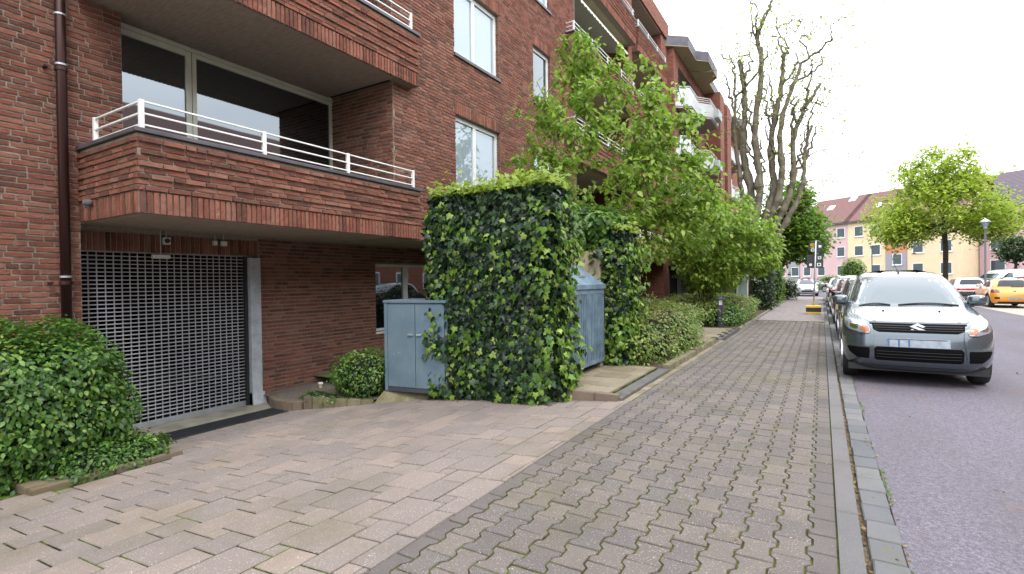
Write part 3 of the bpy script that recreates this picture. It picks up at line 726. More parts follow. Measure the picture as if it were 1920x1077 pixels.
# ================================================================== VEGETATION TOOLS
def T_ovate(fold=.25, curl=.25):
    "leaf along +y, unit length, folded on its midrib; quads"
    w_ = [.0, .23, .28, .17, .0]; y = [0, .25, .5, .78, 1.0]; V = []
    for a, b in zip(y, w_): V += [(-b, a, fold*b-curl*a*a*.5), (0, a, -curl*a*a*.5), (b, a, fold*b-curl*a*a*.5)]
    F = []
    for i in range(4): F += [(i*3, i*3+1, i*3+4, i*3+3), (i*3+1, i*3+2, i*3+5, i*3+4)]
    return np.array(V), np.array(F)
def T_small():
    V = np.array([(-.0, 0, 0), (.28, .45, .07), (0, 1, -.08), (-.28, .45, .07), (0, .5, 0)]); return V, np.array([(0, 1, 2, 4), (0, 4, 2, 3)])
def T_ivy():
    P = [(0, 0), (.20, -.13), (.46, -.06), (.36, .16), (.58, .42), (.28, .46), (0, 1.0), (-.28, .46), (-.58, .42), (-.36, .16), (-.46, -.06), (-.20, -.13)]
    V = [(x, y, -.10*abs(x)*1.2-.12*max(0, y)**2) for x, y in P]+[(0, .34, .05)]; c = len(P)
    F = [(c, i, (i+1) % c, (i+2) % c) for i in range(0, c, 2)]
    return np.array(V), np.array(F)
def orient(normals, tips, spin=.35):
    "rotation matrices with z=normal, y=tip direction made orthogonal"
    n_ = normals/np.linalg.norm(normals, axis=1, keepdims=True)
    t = tips-(tips*n_).sum(1, keepdims=True)*n_; t /= np.linalg.norm(t, axis=1, keepdims=True)+1e-9
    a = rng.normal(0, spin, len(n_))[:, None]; x = np.cross(t, n_)
    t2 = t*np.cos(a)+x*np.sin(a); x2 = np.cross(t2, n_)
    return np.stack([x2, t2, n_], axis=2)
def leaf_cloud(tpl, pos, nrm, tip, size, spin=.35):
    V, F = tpl; Rm = orient(nrm, tip, spin); k = len(pos)
    W = np.einsum('kij,vj->kvi', Rm, V)*size[:, None, None]+pos[:, None, :]
    return W, F
def cloud_mesh(name, parts, mats):
    "parts: list of (W,F,matindex)"
    VV = []; FF = []; MI = []; off = 0
    for W, F, mi in parts:
        k, v, _ = W.shape
        if k == 0: continue
        VV.append(W.reshape(-1, 3)); f = (F[None]+(np.arange(k)*v)[:, None, None]).reshape(-1, F.shape[1])+off
        FF.append(f); MI.append(np.full(len(f), mi)); off += k*v
    return np_mesh(name, np.concatenate(VV), np.concatenate(FF), mats, np.concatenate(MI), True)
def leaves(parent, sets, mats, single=0, offset=None):
    """sets: (tpl,pos,nrm,tip,size,matindex,spin). The `single` leaves that show largest are parts, the rest one part of kind stuff"""
    parts = []
    for tpl, pos, nrm, tip, size, mi, spin in sets:
        if len(pos) == 0: continue
        W, F = leaf_cloud(tpl, np.asarray(pos), np.asarray(nrm), np.asarray(tip), np.asarray(size), spin)
        if single:
            d = np.asarray(pos)-CAM; dep = d@fwd; area = (np.asarray(size)/dep)**2*np.abs((nrm*d).sum(1))/np.linalg.norm(d, axis=1)/np.linalg.norm(nrm, axis=1)
            facing = ((nrm*d).sum(1) < 0); area = area*facing
            idx = np.argsort(-area)[:int(single*len(pos)/sum(len(q[1]) for q in sets))]
            keep = np.ones(len(pos), bool); keep[idx] = False
            for i in idx:
                me = np_mesh('leaf', W[i], F, mats[mi], None, True); link('leaf', me, parent)
            W = W[keep]
        parts.append((W, F, mi))
    me = cloud_mesh('foliage', parts, mats); return link('foliage', me, parent, kind='stuff')
def box_surface(n, a, b, faces, jit=.05):
    "points and normals on chosen faces of a box: '+x','-x','+y','-y','+z'"
    a, b = np.array(a, float), np.array(b, float); s = b-a; P = []; N = []
    areas = {'x': s[1]*s[2], 'y': s[0]*s[2], 'z': s[0]*s[1]}; tot = sum(areas[f[1]] for f in faces)
    for f in faces:
        k = int(n*areas[f[1]]/tot); ax = 'xyz'.index(f[1]); p = a+rng.random((k, 3))*s; p[:, ax] = b[ax] if f[0] == '+' else a[ax]
        nn = np.zeros((k, 3)); nn[:, ax] = 1 if f[0] == '+' else -1; P.append(p); N.append(nn)
    P = np.concatenate(P); N = np.concatenate(N); return P+N*rng.normal(0, jit, (len(P), 1)), N
def vnoise(p, sc, seed=0):
    q = p*sc+seed; return (np.sin(q[:, 0]*1.7+np.sin(q[:, 1]*1.3+seed))+np.sin(q[:, 1]*2.1+np.sin(q[:, 2]*1.9))+np.sin(q[:, 2]*1.6+np.sin(q[:, 0]*1.1)))/3
def mound(n, c, r, pw=2.6, zmin=-1, lump=.12, seed=0, fill=.5):
    "points on/in a lumpy superellipsoid, with outward normals"
    d = rng.normal(0, 1, (n, 3)); d /= np.linalg.norm(d, axis=1, keepdims=True)
    d = d[d[:, 2] > zmin]
    k = (np.abs(d)**pw).sum(1)**(-1/pw); rad = k*(1+lump*vnoise(d, 3.0, seed)+.5*lump*vnoise(d, 8.0, seed+3))
    inn = np.where(rng.random(len(d)) < fill, rng.uniform(.74, .96, len(d)), rng.uniform(.93, 1.05, len(d)))
    p = d*(rad*inn)[:, None]*np.array(r)+np.array(c); nn = np.sign(d)*np.abs(d)**(pw-1)/np.array(r); nn /= np.linalg.norm(nn, axis=1, keepdims=True)
    return p, nn
def jitter_n(n_, s): 
    q = n_+rng.normal(0, s, n_.shape); return q/np.linalg.norm(q, axis=1, keepdims=True)
def blob(mb, c, r, pw=2.6, seed=0, lump=.12, k=.86, zmin=-.98, nu=28, nv=14):
    "inner twig mass so that a bush is not see-through"
    V = []
    for i in range(nv+1):
        th = math.pi*i/nv
        for j in range(nu):
            ph = 2*math.pi*j/nu; V.append((math.sin(th)*math.cos(ph), math.sin(th)*math.sin(ph), math.cos(th)))
    d = np.array(V); kk = (np.abs(d)**pw).sum(1)**(-1/pw)*(1+lump*vnoise(d, 3.0, seed)); p = d*(kk*k)[:, None]*np.array(r)+np.array(c)
    p[:, 2] = np.maximum(p[:, 2], c[2]+zmin*r[2])
    F = [(i*nu+j, (i+1)*nu+j, (i+1)*nu+(j+1) % nu, i*nu+(j+1) % nu) for i in range(nv) for j in range(nu)]
    mb.add(p.tolist(), F); return mb
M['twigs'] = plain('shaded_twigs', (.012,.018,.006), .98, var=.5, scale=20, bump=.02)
DOWN = np.array([0, 0, -1.0]); UPV = np.array([0, 0, 1.0])
def bush(name, c, r, n, size, mat, label, cat='bush', group=None, pw=2.6, lump=.12, seed=0, tpl=None, droop=.6, up=.5, zmin=-.9, single=0, extra=None, kblob=.76):
    e = empty(name, (c[0], c[1], c[2]+zmin*r[2]), label=label, cat=cat, group=group)
    p, nn = mound(n, c, r, pw, zmin, lump, seed)
    nrm = jitter_n(nn+UPV*up, .45); tip = nn*.6+DOWN*droop+rng.normal(0, .4, nn.shape)
    mats = mat if isinstance(mat, list) else [mat]
    sel = rng.random(len(p)); sets = []
    if len(mats) > 1:
        q = sel < .12+.25*(nn[:, 2] > .5); 
        for msk, mi in ((~q, 0), (q, 1)): sets.append((tpl or T_ovate(), p[msk], nrm[msk], tip[msk], rng.uniform(*size, msk.sum()), mi, .5))
    else: sets.append((tpl or T_ovate(), p, nrm, tip, rng.uniform(*size, len(p)), 0, .5))
    leaves(e, sets, mats, single)
    blob(MB(), c, r, pw, seed, lump, kblob, zmin).build('twigs', M['twigs'], e)
    return e
# ---- trees: skeleton grown towards target points
class Skel:
    def __init__(s): s.p = []; s.par = []; s.fix = {}
    def path(s, pts, start=None, step=.4):
        prev = start
        for i in range(len(pts)):
            a = np.array(pts[i], float)
            if prev is None: s.p.append(a); s.par.append(-1); prev = len(s.p)-1; continue
            b = s.p[prev]; k = max(1, int(np.linalg.norm(a-b)/step))
            for j in range(1, k+1): s.p.append(b+(a-b)*j/k); s.par.append(prev); prev = len(s.p)-1
        return prev
    def grow(s, targets, wob=.06, sag=.0, minz=None, pull=.6, step=.4):
        tips = []
        P = np.array(s.p); allowed0 = np.ones(len(P), bool) if minz is None else P[:, 2] > minz
        order = np.argsort(np.linalg.norm(targets-P[allowed0].mean(0), axis=1))
        pts = list(s.p); ok = list(allowed0)
        for i in order:
            t = targets[i]; A = np.array(pts); d = A-t; dist = np.linalg.norm(d, axis=1)+pull*np.maximum(0, d[:, 2])*1.5; dist[~np.array(ok)] = 1e9
            j = int(np.argmin(dist)); b = A[j]; ln = np.linalg.norm(t-b); k = max(1, int(ln/step)); prev = j
            for q in range(1, k+1):
                f = q/k; pnt = b+(t-b)*f+rng.normal(0, wob*ln, 3)*(f*(1-f)*2); pnt[2] += (f**.6-f)*.25*ln-sag*f*f*ln
                pts.append(pnt); ok.append(True); s.p.append(pnt); s.par.append(prev); prev = len(s.p)-1
            tips.append(prev)
        return tips
    def radii(s, tip_r=.006, expo=.45, rmax=None):
        n_ = len(s.p); cnt = np.zeros(n_); child = np.zeros(n_, int)
        for i in range(n_-1, -1, -1):
            if child[i] == 0: cnt[i] += 1
            if s.par[i] >= 0: cnt[s.par[i]] += cnt[i]; child[s.par[i]] += 1
        r = tip_r*cnt**expo; return np.minimum(r, rmax) if rmax else r
    def mesh(s, name, mat, r, nside=6):
        V = []; F = []; off = 0
        for i, pa in enumerate(s.par):
            if pa < 0: continue
            a, b = s.p[pa], s.p[i]; t = b-a; l_ = np.linalg.norm(t)
            if l_ < 1e-5: continue
            t /= l_; x = np.cross(t, [0.3, .7, .2]); x /= np.linalg.norm(x)+1e-9; y = np.cross(t, x)
            ns = nside if r[i] > .02 else 4
            q = np.arange(ns)*2*math.pi/ns; ring = np.cos(q)[:, None]*x+np.sin(q)[:, None]*y
            ra = min(r[pa], r[i]*1.5)
            V.append(a-t*r[i]*.3+ring*ra); V.append(b+t*r[i]*.3+ring*r[i])
            F += [(off+k, off+(k+1) % ns, off+ns+(k+1) % ns, off+ns+k) for k in range(ns)]; off += 2*ns
        me = bpy.data.meshes.new(name); me.from_pydata(np.concatenate(V).tolist(), [], F); me.materials.append(mat); me.polygons.foreach_set('use_smooth', [True]*len(F)); me.update(); return me
def ell_targets(n, c, r, shell=.55, zmin=-1):
    d = rng.normal(0, 1, (n, 3)); d /= np.linalg.norm(d, axis=1, keepdims=True); d = d[d[:, 2] > zmin]
    return d*(rng.uniform(shell, 1, len(d))**.7)[:, None]*np.array(r)+np.array(c)
def tip_leaves(sk, tips, per, spread, size, droop, mats_n=1, back=2):
    P = []; N = []; T = []
    for t in tips:
        chain = [t]
        for _ in range(back):
            q = sk.par[chain[-1]]
            if q < 0: break
            chain.append(q)
        d = sk.p[chain[0]]-sk.p[chain[-1]]; d = d/(np.linalg.norm(d)+1e-6)
        k = rng.poisson(per)
        for _ in range(k):
            f = rng.random()*(len(chain)-1); i = int(f); g_ = f-i; b = sk.p[chain[i]]*(1-g_)+sk.p[chain[min(i+1, len(chain)-1)]]*g_
            P.append(b+rng.normal(0, spread, 3)); o = rng.normal(0, 1, 3); o /= np.linalg.norm(o)
            N.append(UPV*.9+o*.7); T.append(d*.8+o*.9+DOWN*droop)
    return np.array(P), np.array(N), np.array(T), rng.uniform(size[0], size[1], len(P))

# ================================================================== FRONT GARDEN
# left planter with its hedge
pl = empty('planter', (-6.7, 2.3, -.4), label='low concrete edged planter bed at the foot of the left brick wall', cat='planter')
def kerb_piece(par, p0, p1, wd_, zb0, zt0, zb1, zt1, mat='planter', bev=True):
    "a kerb block from p0 to p1 (plan), width to the left of travel"
    a, b = Vector((*p0, 0)), Vector((*p1, 0)); t = (b-a).normalized(); n_ = Vector((-t.y, t.x, 0))*wd_; a = a+t*.003; b = b-t*.003
    V = [a+Zv*zb0, b+Zv*zb1, b+n_+Zv*zb1, a+n_+Zv*zb0, a+Zv*zt0, b+Zv*zt1, b+n_+Zv*zt1, a+n_+Zv*zt0]
    bm = bmesh.new(); vs = [bm.verts.new(v) for v in V]
    for f in ((0,3,2,1),(4,5,6,7),(0,1,5,4),(1,2,6,5),(2,3,7,6),(3,0,4,7)): bm.faces.new([vs[i] for i in f])
    bmesh.ops.bevel(bm, geom=bm.edges[:], offset=.008, segments=2, affect='EDGES')
    return MB().bm(bm).build('kerb_stone', M[mat], par)
ys = np.linspace(1.62, 2.86, 5)
for y0, y1 in zip(ys, ys[1:]): kerb_piece(pl, (-5.88, y0), (-5.88, y1), .10, zd(-5.88)-.2, zd(-5.88)+.045+random.gauss(0, .004), zd(-5.88)-.2, zd(-5.88)+.045+random.gauss(0, .004))
for x0, x1 in ((-6.75, -5.99), (-7.5, -6.75)): kerb_piece(pl, (x0, 1.62), (x1, 1.62), .28, -.75, zd(-5.9)+.03, -.75, zd(-5.9)+.045)
for x0, x1 in ((-5.98, -6.7), (-6.7, -7.5)): kerb_piece(pl, (x0, 2.86), (x1, 2.86), .1, -.75, zd(-5.9)+.04, -.75, zd(-5.9)+.03)
MB().quad((-7.54, 1.7, zd(-5.9)-.01), (-5.95, 1.7, zd(-5.9)-.01), (-5.95, 2.8, zd(-5.9)-.01), (-7.54, 2.8, zd(-5.9)-.01)).build('soil', M['soil'], pl)
MB().quad((-9, -4, -.55), (-5.99, -4, -.55), (-5.99, 1.63, -.55), (-9, 1.63, -.55)).build('side_path', M['slab'], kind='structure')
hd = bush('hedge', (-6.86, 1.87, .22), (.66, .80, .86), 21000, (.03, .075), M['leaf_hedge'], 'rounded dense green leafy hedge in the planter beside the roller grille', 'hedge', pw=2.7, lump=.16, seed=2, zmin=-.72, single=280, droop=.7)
low = bush('ground_cover', (-6.25, 2.28, -.27), (.36, .56, .24), 4200, (.025, .055), M['leaf_hedge'], 'low fine leaved weeds spilling over the planter edge before the hedge', 'plant', pw=2.2, lump=.25, seed=5, zmin=-.4, droop=.2)

tp_ = T_ovate(.2, .6); k = 70; a_ = rng.uniform(0, 6.28, k); d_ = np.stack([np.cos(a_), np.sin(a_), rng.uniform(.2, 1.2, k)], 1)
P = np.array([-6.62, 4.22, 2.98])+d_*rng.uniform(.05, .22, (k, 1))*np.array([1, 1, 1.1]); leaves(pp, [(tp_, P, d_*.4+UPV, d_+DOWN*.3, rng.uniform(.10, .17, k), 0, .3)], [M['leaf_dark']])
MB().tube([(-6.62, 4.22, 2.86), (-6.6, 4.24, 3.1)], .012, 6).build('stem', M['bark'], pp)
# right planter: curved palisade, gravel, shrub
zp = -.27
pr = empty('planter', (-6.6, 5.4, -.45), label='small gravel planter with curved stone edging between grille and metal cabinet', cat='planter')
pts = [(-7.62, 4.99), (-7.35, 4.86), (-7.15, 4.80), (-6.98, 4.80), (-6.80, 4.84), (-6.66, 4.90)]
for a, b in zip(pts, pts[1:]): kerb_piece(pr, a, b, .11, -.6, zp+.0, -.6, zp+.0)
pts = [(-6.66, 4.93), (-6.52, 4.98), (-6.37, 5.05), (-6.22, 5.14), (-6.07, 5.24), (-5.90, 5.36), (-5.76, 5.47)]
for i, (a, b) in enumerate(zip(pts, pts[1:])): kerb_piece(pr, a, b, .11, -.6, zp+.085-.012*i, -.6, zp+.073-.012*i, 'concrete_moss' if i > 0 else 'planter')
MB().add([(-7.8, 4.98, zp), (-7.1, 4.9, zp-.01), (-6.66, 4.98, zp-.01), (-6.1, 5.3, zp+.0), (-5.7, 5.6, zp+.02), (-5.6, 7.2, zp+.05), (-7.8, 7.2, zp+.03)], [(0,1,2,3,4,5,6)]).build('gravel', M['gravel'], pr)
pts_ = np.stack([rng.uniform(-7.7, -6.3, 900), rng.uniform(4.95, 6.2, 900), np.full(900, zp+.006)], 1); pts_ = pts_[pts_[:, 1] > 5.0+(.0+(pts_[:, 0]+7.0)*.25)]
V, F = T_small(); Wp = pts_[:, None, :]+V[None]*.028*rng.uniform(.5, 1.4, (len(pts_), 1, 1)); me = cloud_mesh('pebbles', [(Wp, F, 0)], [M['gravel']]); link('pebbles', me, pr, kind='stuff')
bush('shrub', (-6.22, 5.75, .05), (.52, .48, .42), 3600, (.03, .058), [M['leaf_hedge'], M['leaf_privet']], 'small fine leaved shrub growing in the gravel planter by the cabinet', 'shrub', pw=2.2, lump=.22, seed=8, zmin=-.8)
bush('ground_cover', (-6.62, 5.2, zp+.03), (.40, .20, .09), 420, (.03, .055), M['leaf_hedge'], 'low leafy weeds creeping over the curved planter edging', 'plant', pw=2, lump=.3, seed=9, zmin=-.5, droop=.1)
vp = empty('vent_pipe', (-7.3, 5.75, zp), label='short yellowish plastic pipe stub standing in the gravel at the wall', cat='pipe')
MB().tube([(-7.3, 5.75, zp-.02), (-7.3, 5.75, zp+.07)], .03, 12).build('tube', M['render'], vp); MB().lathe([(.034, .065), (.042, .07), (.042, .095), (.0, .1)], (-7.3, 5.75, zp), 14).build('cap', M['cream'], vp)
# concrete wedge before the cabinet
MB().add([(-5.74, 5.40, -.34), (-4.62, 5.95, -.26), (-4.58, 6.25, -.12), (-5.72, 5.66, -.14), (-5.74, 5.40, -.6), (-4.62, 5.95, -.6), (-4.58, 6.25, -.6), (-5.72, 5.66, -.6)], [(0,1,2,3),(0,4,5,1),(1,5,6,2),(2,6,7,3),(3,7,4,0)]).build('concrete_ramp', M['concrete_moss'], label='mossy concrete wedge sloping down from the grey blue cabinet', cat='ramp')
# sheet-metal bin cabinet with two doors
ca = empty('bin_cabinet', (-5.69, 5.66, -.13), R(9), label='flat blue grey metal bin cabinet with two plain doors and small handles', cat='cabinet')
W_, D_, H_ = 1.06, .75, 1.35
MB().box((0, .02, .0), (W_, D_, H_-.02)).build('body', M['boxmetal'], ca, local=True)
MB().box((-.015, -.02, H_-.02), (W_+.01, D_+.01, H_+.02), bev=.005).build('top', M['boxmetal'], ca, local=True)
MB().box((-.004, -.008, .0), (.05, .018, H_-.022), bev=.004).build('side_post', M['boxmetal'], ca, local=True)
MB().box((.0, -.006, 0), (W_, .019, .055)).build('plinth', M['anthracite'], ca, local=True)
for x0, x1, hx in ((.055, .535, .42), (.545, 1.03, .57)):
    d = MB().box((x0, -.003, .07), (x1, .019, H_-.04), bev=.004).build('door', M['boxmetal'], ca, local=True)
    MB().box((hx, -.03, .845), (hx+.09, -.004, .872), bev=.006).build('handle', M['zinc'], d, local=True)

# paved pad with kerb, and edging along the pavement
pad = MB().box((-3.95, 6.16, -.4), (-2.3, 8.35, .055)).build('paved_pad', M['joint'], kind='structure')
xs_ = np.linspace(-3.85, -2.24, 5)
def pad_slab(x0, x1, y0, y1, z):
    me = ring_stone('slab', [(x0+.004, y0+.004), (x1-.004, y0+.004), (x1-.004, y1-.004), (x0+.004, y1-.004)], M['padslab'], depth=.04, jit=.002); o = link('slab', me, pad); o.location.z = z+random.gauss(0, .002)
y = 6.19; r_ = 0
while y < 8.3:
    l_ = [.36, .24, .36][r_ % 3]; x = -3.9-[0, .2, .1][r_ % 3]
    while x < -2.32:
        w_ = random.choice([.24, .36, .36, .48]); x1 = min(x+w_, -2.31)
        if x1-max(x, -3.9) > .05: pad_slab(max(x, -3.9), x1, y, min(y+l_, 8.34), .075)
        x += w_
    y += l_; r_ += 1
for a, b in zip(np.linspace(-3.72, -2.16, 6), np.linspace(-3.72, -2.16, 6)[1:]): kerb_piece(pad, (a, 6.06), (b, 6.06), .12, -.3, .075+random.gauss(0, .003), -.3, .078)
edg = empty('garden_edging', (-2.1, 10, 0), kind='structure')
ed = MB().box((-2.115, 6.13, -.3), (-2.022, 8.6, .004)).build('edging_bed', M['moss'], edg)
k = 0
for y0 in np.arange(6.13, 13, .235):
    me = ring_stone('edging_stone', [(-2.115, y0+.004), (-2.024, y0+.004), (-2.024, y0+.231), (-2.115, y0+.231)], M['padslab'], depth=.05); o = link('edging_stone', me, edg); o.location.z = .009+random.gauss(0, .002)
MB().box((-2.29, 6.10, -.2), (-2.125, 8.45, .045), bev=.008).build('channel_lid', M['channel'], edg)
for y0 in np.arange(8.46, 12.7, .7): kerb_piece(edg, (-2.125, y0), (-2.125, min(y0+.7, 12.75)), .13, -.2, .10+random.gauss(0, .004), -.2, .10+random.gauss(0, .004), 'concrete_moss')
MB().box((-2.26, 12.78, -.2), (-2.125, 16.4, .03), bev=.006).build('channel_lid', M['channel'], edg)
for y0 in np.arange(16.45, 44, .95): kerb_piece(edg, (-2.05, y0), (-2.05, y0+.95), .08, -.2, .05+random.gauss(0, .004), -.2, .05, 'concrete')
# garden soil and side path
MB().quad((-7.8, 8.4, .03), (-2.2, 8.4, .03), (-2.2, 12.7, .03), (-7.8, 12.7, .03)).quad((-7.8, 16.4, .03), (-2.1, 16.4, .03), (-2.1, 45, .03), (-7.8, 45, .03)).quad((-7.8, 6.3, -.2), (-3.9, 6.3, -.2), (-3.9, 8.4, -.2), (-7.8, 8.4, -.2)).quad((-2.2, 8.4, .03), (-7.8, 8.4, .03), (-7.8, 8.4, -.4), (-2.2, 8.4, -.4)).build('garden_soil', M['soil'], kind='structure')
spath = MB().quad((-7.8, 12.7, .012), (-2.2, 12.7, .012), (-2.2, 16.4, .012), (-7.8, 16.4, .012)).build('side_walk', M['joint'], kind='structure')
for x0 in np.arange(-6.6, -2.3, .48):
    for j, y0 in enumerate(np.arange(12.72, 16.3, .36)):
        me = sm.setdefault('sw', ring_stone('slab', rect_poly(.48, .36, .004), M['padslab'], depth=.03)); o = link('slab', me, spath); o.location = (x0+(.24 if j % 2 else 0)-.1, y0, .03)

# ---- bin enclosure: two ivy-covered walls with a pale container between them
def ivy(name, a, b, faces, n, label, single=0, top=True, newfrac=.22, wallmat='twigs'):
    e = empty(name, ((a[0]+b[0])/2, (a[1]+b[1])/2, a[2]), label=label, cat='ivy')
    MB().box((a[0]+.10, a[1]+.10, a[2]), (b[0]-.10, b[1]-.10, b[2]-.12)).build('stem_mass', M['twigs'], e)
    tpl = T_ivy()
    p, nn = box_surface(n, a, b, faces, .05); p = p+nn*(.16*vnoise(p, 2.3, 4)+.07*vnoise(p, 6.0, 1))[:, None]
    # round the upper edges
    for ax, s in ((0, -1), (0, 1), (1, -1)):
        lim = b[ax] if s > 0 else a[ax]; over = np.clip(1-np.abs(p[:, ax]-lim)/.35, 0, 1)*np.clip((p[:, 2]-(b[2]-.35))/.35, 0, 1); p[:, ax] -= s*.24*over; p[:, 2] -= .14*over
    nrm = jitter_n(nn+UPV*.25, .38); tip = np.tile(DOWN, (len(p), 1))+rng.normal(0, .45, p.shape)+nn*.25
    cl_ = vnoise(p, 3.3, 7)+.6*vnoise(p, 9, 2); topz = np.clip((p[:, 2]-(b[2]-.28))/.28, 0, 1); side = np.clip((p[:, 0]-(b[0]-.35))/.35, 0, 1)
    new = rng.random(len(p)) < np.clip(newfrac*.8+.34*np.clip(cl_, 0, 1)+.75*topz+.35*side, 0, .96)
    sz = np.where(new, rng.uniform(.035, .11, len(p)), rng.uniform(.045, .12, len(p)))
    p[new] += nn[new]*.03
    # backing layer of old leaves, then sprigs over the top
    pb, nb = box_surface(int(n*.9), a, b, faces, .02); pb -= nb*.05
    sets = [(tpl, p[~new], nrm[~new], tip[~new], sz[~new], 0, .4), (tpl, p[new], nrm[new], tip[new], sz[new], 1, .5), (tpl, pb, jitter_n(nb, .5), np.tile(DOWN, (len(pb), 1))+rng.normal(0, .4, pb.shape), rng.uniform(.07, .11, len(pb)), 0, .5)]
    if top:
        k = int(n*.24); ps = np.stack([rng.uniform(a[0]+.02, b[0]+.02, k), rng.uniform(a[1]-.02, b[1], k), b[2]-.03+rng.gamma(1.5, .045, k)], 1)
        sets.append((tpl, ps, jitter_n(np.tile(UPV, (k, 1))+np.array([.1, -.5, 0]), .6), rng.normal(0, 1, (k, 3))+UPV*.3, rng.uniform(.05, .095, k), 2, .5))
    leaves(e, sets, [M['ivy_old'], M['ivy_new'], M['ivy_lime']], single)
    tw = MB()
    for _ in range(30):
        q = np.array([rng.uniform(a[0], b[0]), a[1]-.05, rng.uniform(a[2]+.2, b[2])]); pts = [q]
        for _ in range(5): q = q+np.array([rng.normal(0, .05), rng.normal(-.006, .01), -.07]); pts.append(q)
        tw.tube(pts, .0035, 4)
    tw.build('vines', M['bark3'], e, kind='stuff'); return e
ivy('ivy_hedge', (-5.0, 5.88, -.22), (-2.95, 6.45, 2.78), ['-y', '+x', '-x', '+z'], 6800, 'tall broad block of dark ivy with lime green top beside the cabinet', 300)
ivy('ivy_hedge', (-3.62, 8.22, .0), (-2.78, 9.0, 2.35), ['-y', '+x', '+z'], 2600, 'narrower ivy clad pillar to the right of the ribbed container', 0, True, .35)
rw = MB().box((-4.4, 8.12, -.2), (-3.18, 8.30, 2.0), bev=.01).build('rendered_wall', M['render'], label='stained beige rendered wall end showing between the two ivy masses', cat='wall')
bush('climber', (-3.62, 8.6, 2.42), (.72, .55, .42), 2200, (.09, .16), M['leaf_hedge'], 'dark long leaved climber spilling over the ivy pillar top', 'climber', pw=2.2, lump=.2, seed=12, zmin=-.8, droop=.9)
cn = empty('bin_container', (-3.2, 7.4, .08), label='pale blue ribbed metal bin container with sloped lid between the ivy walls', cat='container')
xa, xb, ya, yb = -4.1, -3.07, 6.72, 8.02
MB().box((xa, ya, .2), (xb-.05, yb, 1.36)).build('body', M['boxmetal2'], cn)
MB().box((xa, ya-.02, 1.36), (xb+.02, yb+.02, 1.44), bev=.008).build('rim', M['boxmetal2'], cn)
lid = MB().add([(xa, ya, 1.44), (xb, ya, 1.44), (xb, yb, 1.44), (xa, yb, 1.44), (xa+.25, ya+.2, 1.74), (xb-.28, ya+.2, 1.74), (xb-.28, yb-.42, 1.74), (xa+.25, yb-.42, 1.74)], [(0,1,5,4),(1,2,6,5),(2,3,7,6),(3,0,4,7),(4,5,6,7)]).build('lid', M['boxmetal2'], cn)
MB().box((xb-.16, ya+.5, 1.55), (xb-.09, ya+.75, 1.6), bev=.008).build('handle', M['zinc'], lid)
for y0, y1 in ((ya+.02, ya+.635), (ya+.645, yb-.02)):
    d = MB().box((xb-.03, y0, .18), (xb, y1, .24)).box((xb-.03, y0, 1.29), (xb, y1, 1.355)).box((xb-.03, y0, .24), (xb, y0+.035, 1.29)).box((xb-.03, y1-.035, .24), (xb, y1, 1.29)).build('door', M['boxmetal2'], cn)
    for q in np.arange(y0+.045, y1-.06, .0635): MB().add([(xb-.05, q, .24), (xb-.004, q+.008, .24), (xb-.004, q+.034, .24), (xb-.05, q+.042, .24), (xb-.05, q, 1.29), (xb-.004, q+.008, 1.29), (xb-.004, q+.034, 1.29), (xb-.05, q+.042, 1.29)], [(0,1,5,4),(1,2,6,5),(2,3,7,6)]).build('rib', M['boxmetal2'], d)
MB().box((-3.3, 7.9, .075), (-3.1, 8.02, .19), bev=.01).build('foot', M['concrete'], cn)
MB().box((-4.0, 6.75, .075), (-3.3, 6.95, .19), bev=.01).build('foot', M['concrete'], cn)

# ---- shrubs along the pavement
bush('shrub', (-3.0, 10.6, .40), (.76, 2.1, .66), 15000, (.045, .08), [M['leaf_privet'], M['leaf_red']], 'broad pale green clipped shrub mass next to the ivy pillar', 'shrub', pw=2.6, lump=.14, seed=21, zmin=-.62, tpl=T_small(), droop=.0, up=.8)
bush('shrub', (-3.7, 20.4, .38), (1.6, 4.2, .55), 14000, (.06, .11), [M['leaf_privet'], M['leaf_red']], 'long low reddish tipped shrub bed behind the bollard lamp', 'shrub', pw=2.8, lump=.12, seed=23, zmin=-.62, tpl=T_small(), droop=0, up=.8)
bush('shrub', (-2.85, 17.6, .28), (.75, 1.0, .45), 3000, (.06, .11), M['leaf_hedge'], 'dark glossy low shrub right beside the bollard lamp', 'shrub', pw=2.3, lump=.2, seed=25, zmin=-.55, tpl=T_small(), droop=.2)
bush('shrub', (-4.6, 11.6, .62), (.9, 1.8, .75), 1400, (.06, .11), [M['leaf_hedge'], M['leaf_red']], 'loose reddish shrub in shade behind the clipped shrub mass', 'shrub', pw=2.2, lump=.3, seed=27, zmin=-.7)
bl = empty('bollard_lamp', (-2.64, 16.69, .03), label='anthracite square bollard lamp with pyramid cap beside the side path', cat='bollard')
x, y = -2.64, 16.69
MB().box((x-.085, y-.085, .03), (x+.085, y+.085, .70), bev=.008).build('post', M['anthracite'], bl)
for dx in (-.07, .07):
    for dy in (-.07, .07): MB().box((x+dx-.015, y+dy-.015, .70), (x+dx+.015, y+dy+.015, .87)).build('corner_bar', M['anthracite'], bl)
MB().box((x-.05, y-.05, .70), (x+.05, y+.05, .87)).build('diffuser', M['white'], bl)
MB().add([(x-.1, y-.1, .87), (x+.1, y-.1, .87), (x+.1, y+.1, .87), (x-.1, y+.1, .87), (x-.1, y-.1, .89), (x+.1, y-.1, .89), (x+.1, y+.1, .89), (x-.1, y+.1, .89), (x, y, .965)], [(0,3,2,1),(0,1,5,4),(1,2,6,5),(2,3,7,6),(3,0,4,7),(4,5,8),(5,6,8),(6,7,8),(7,4,8)]).build('cap', M['anthracite'], bl)

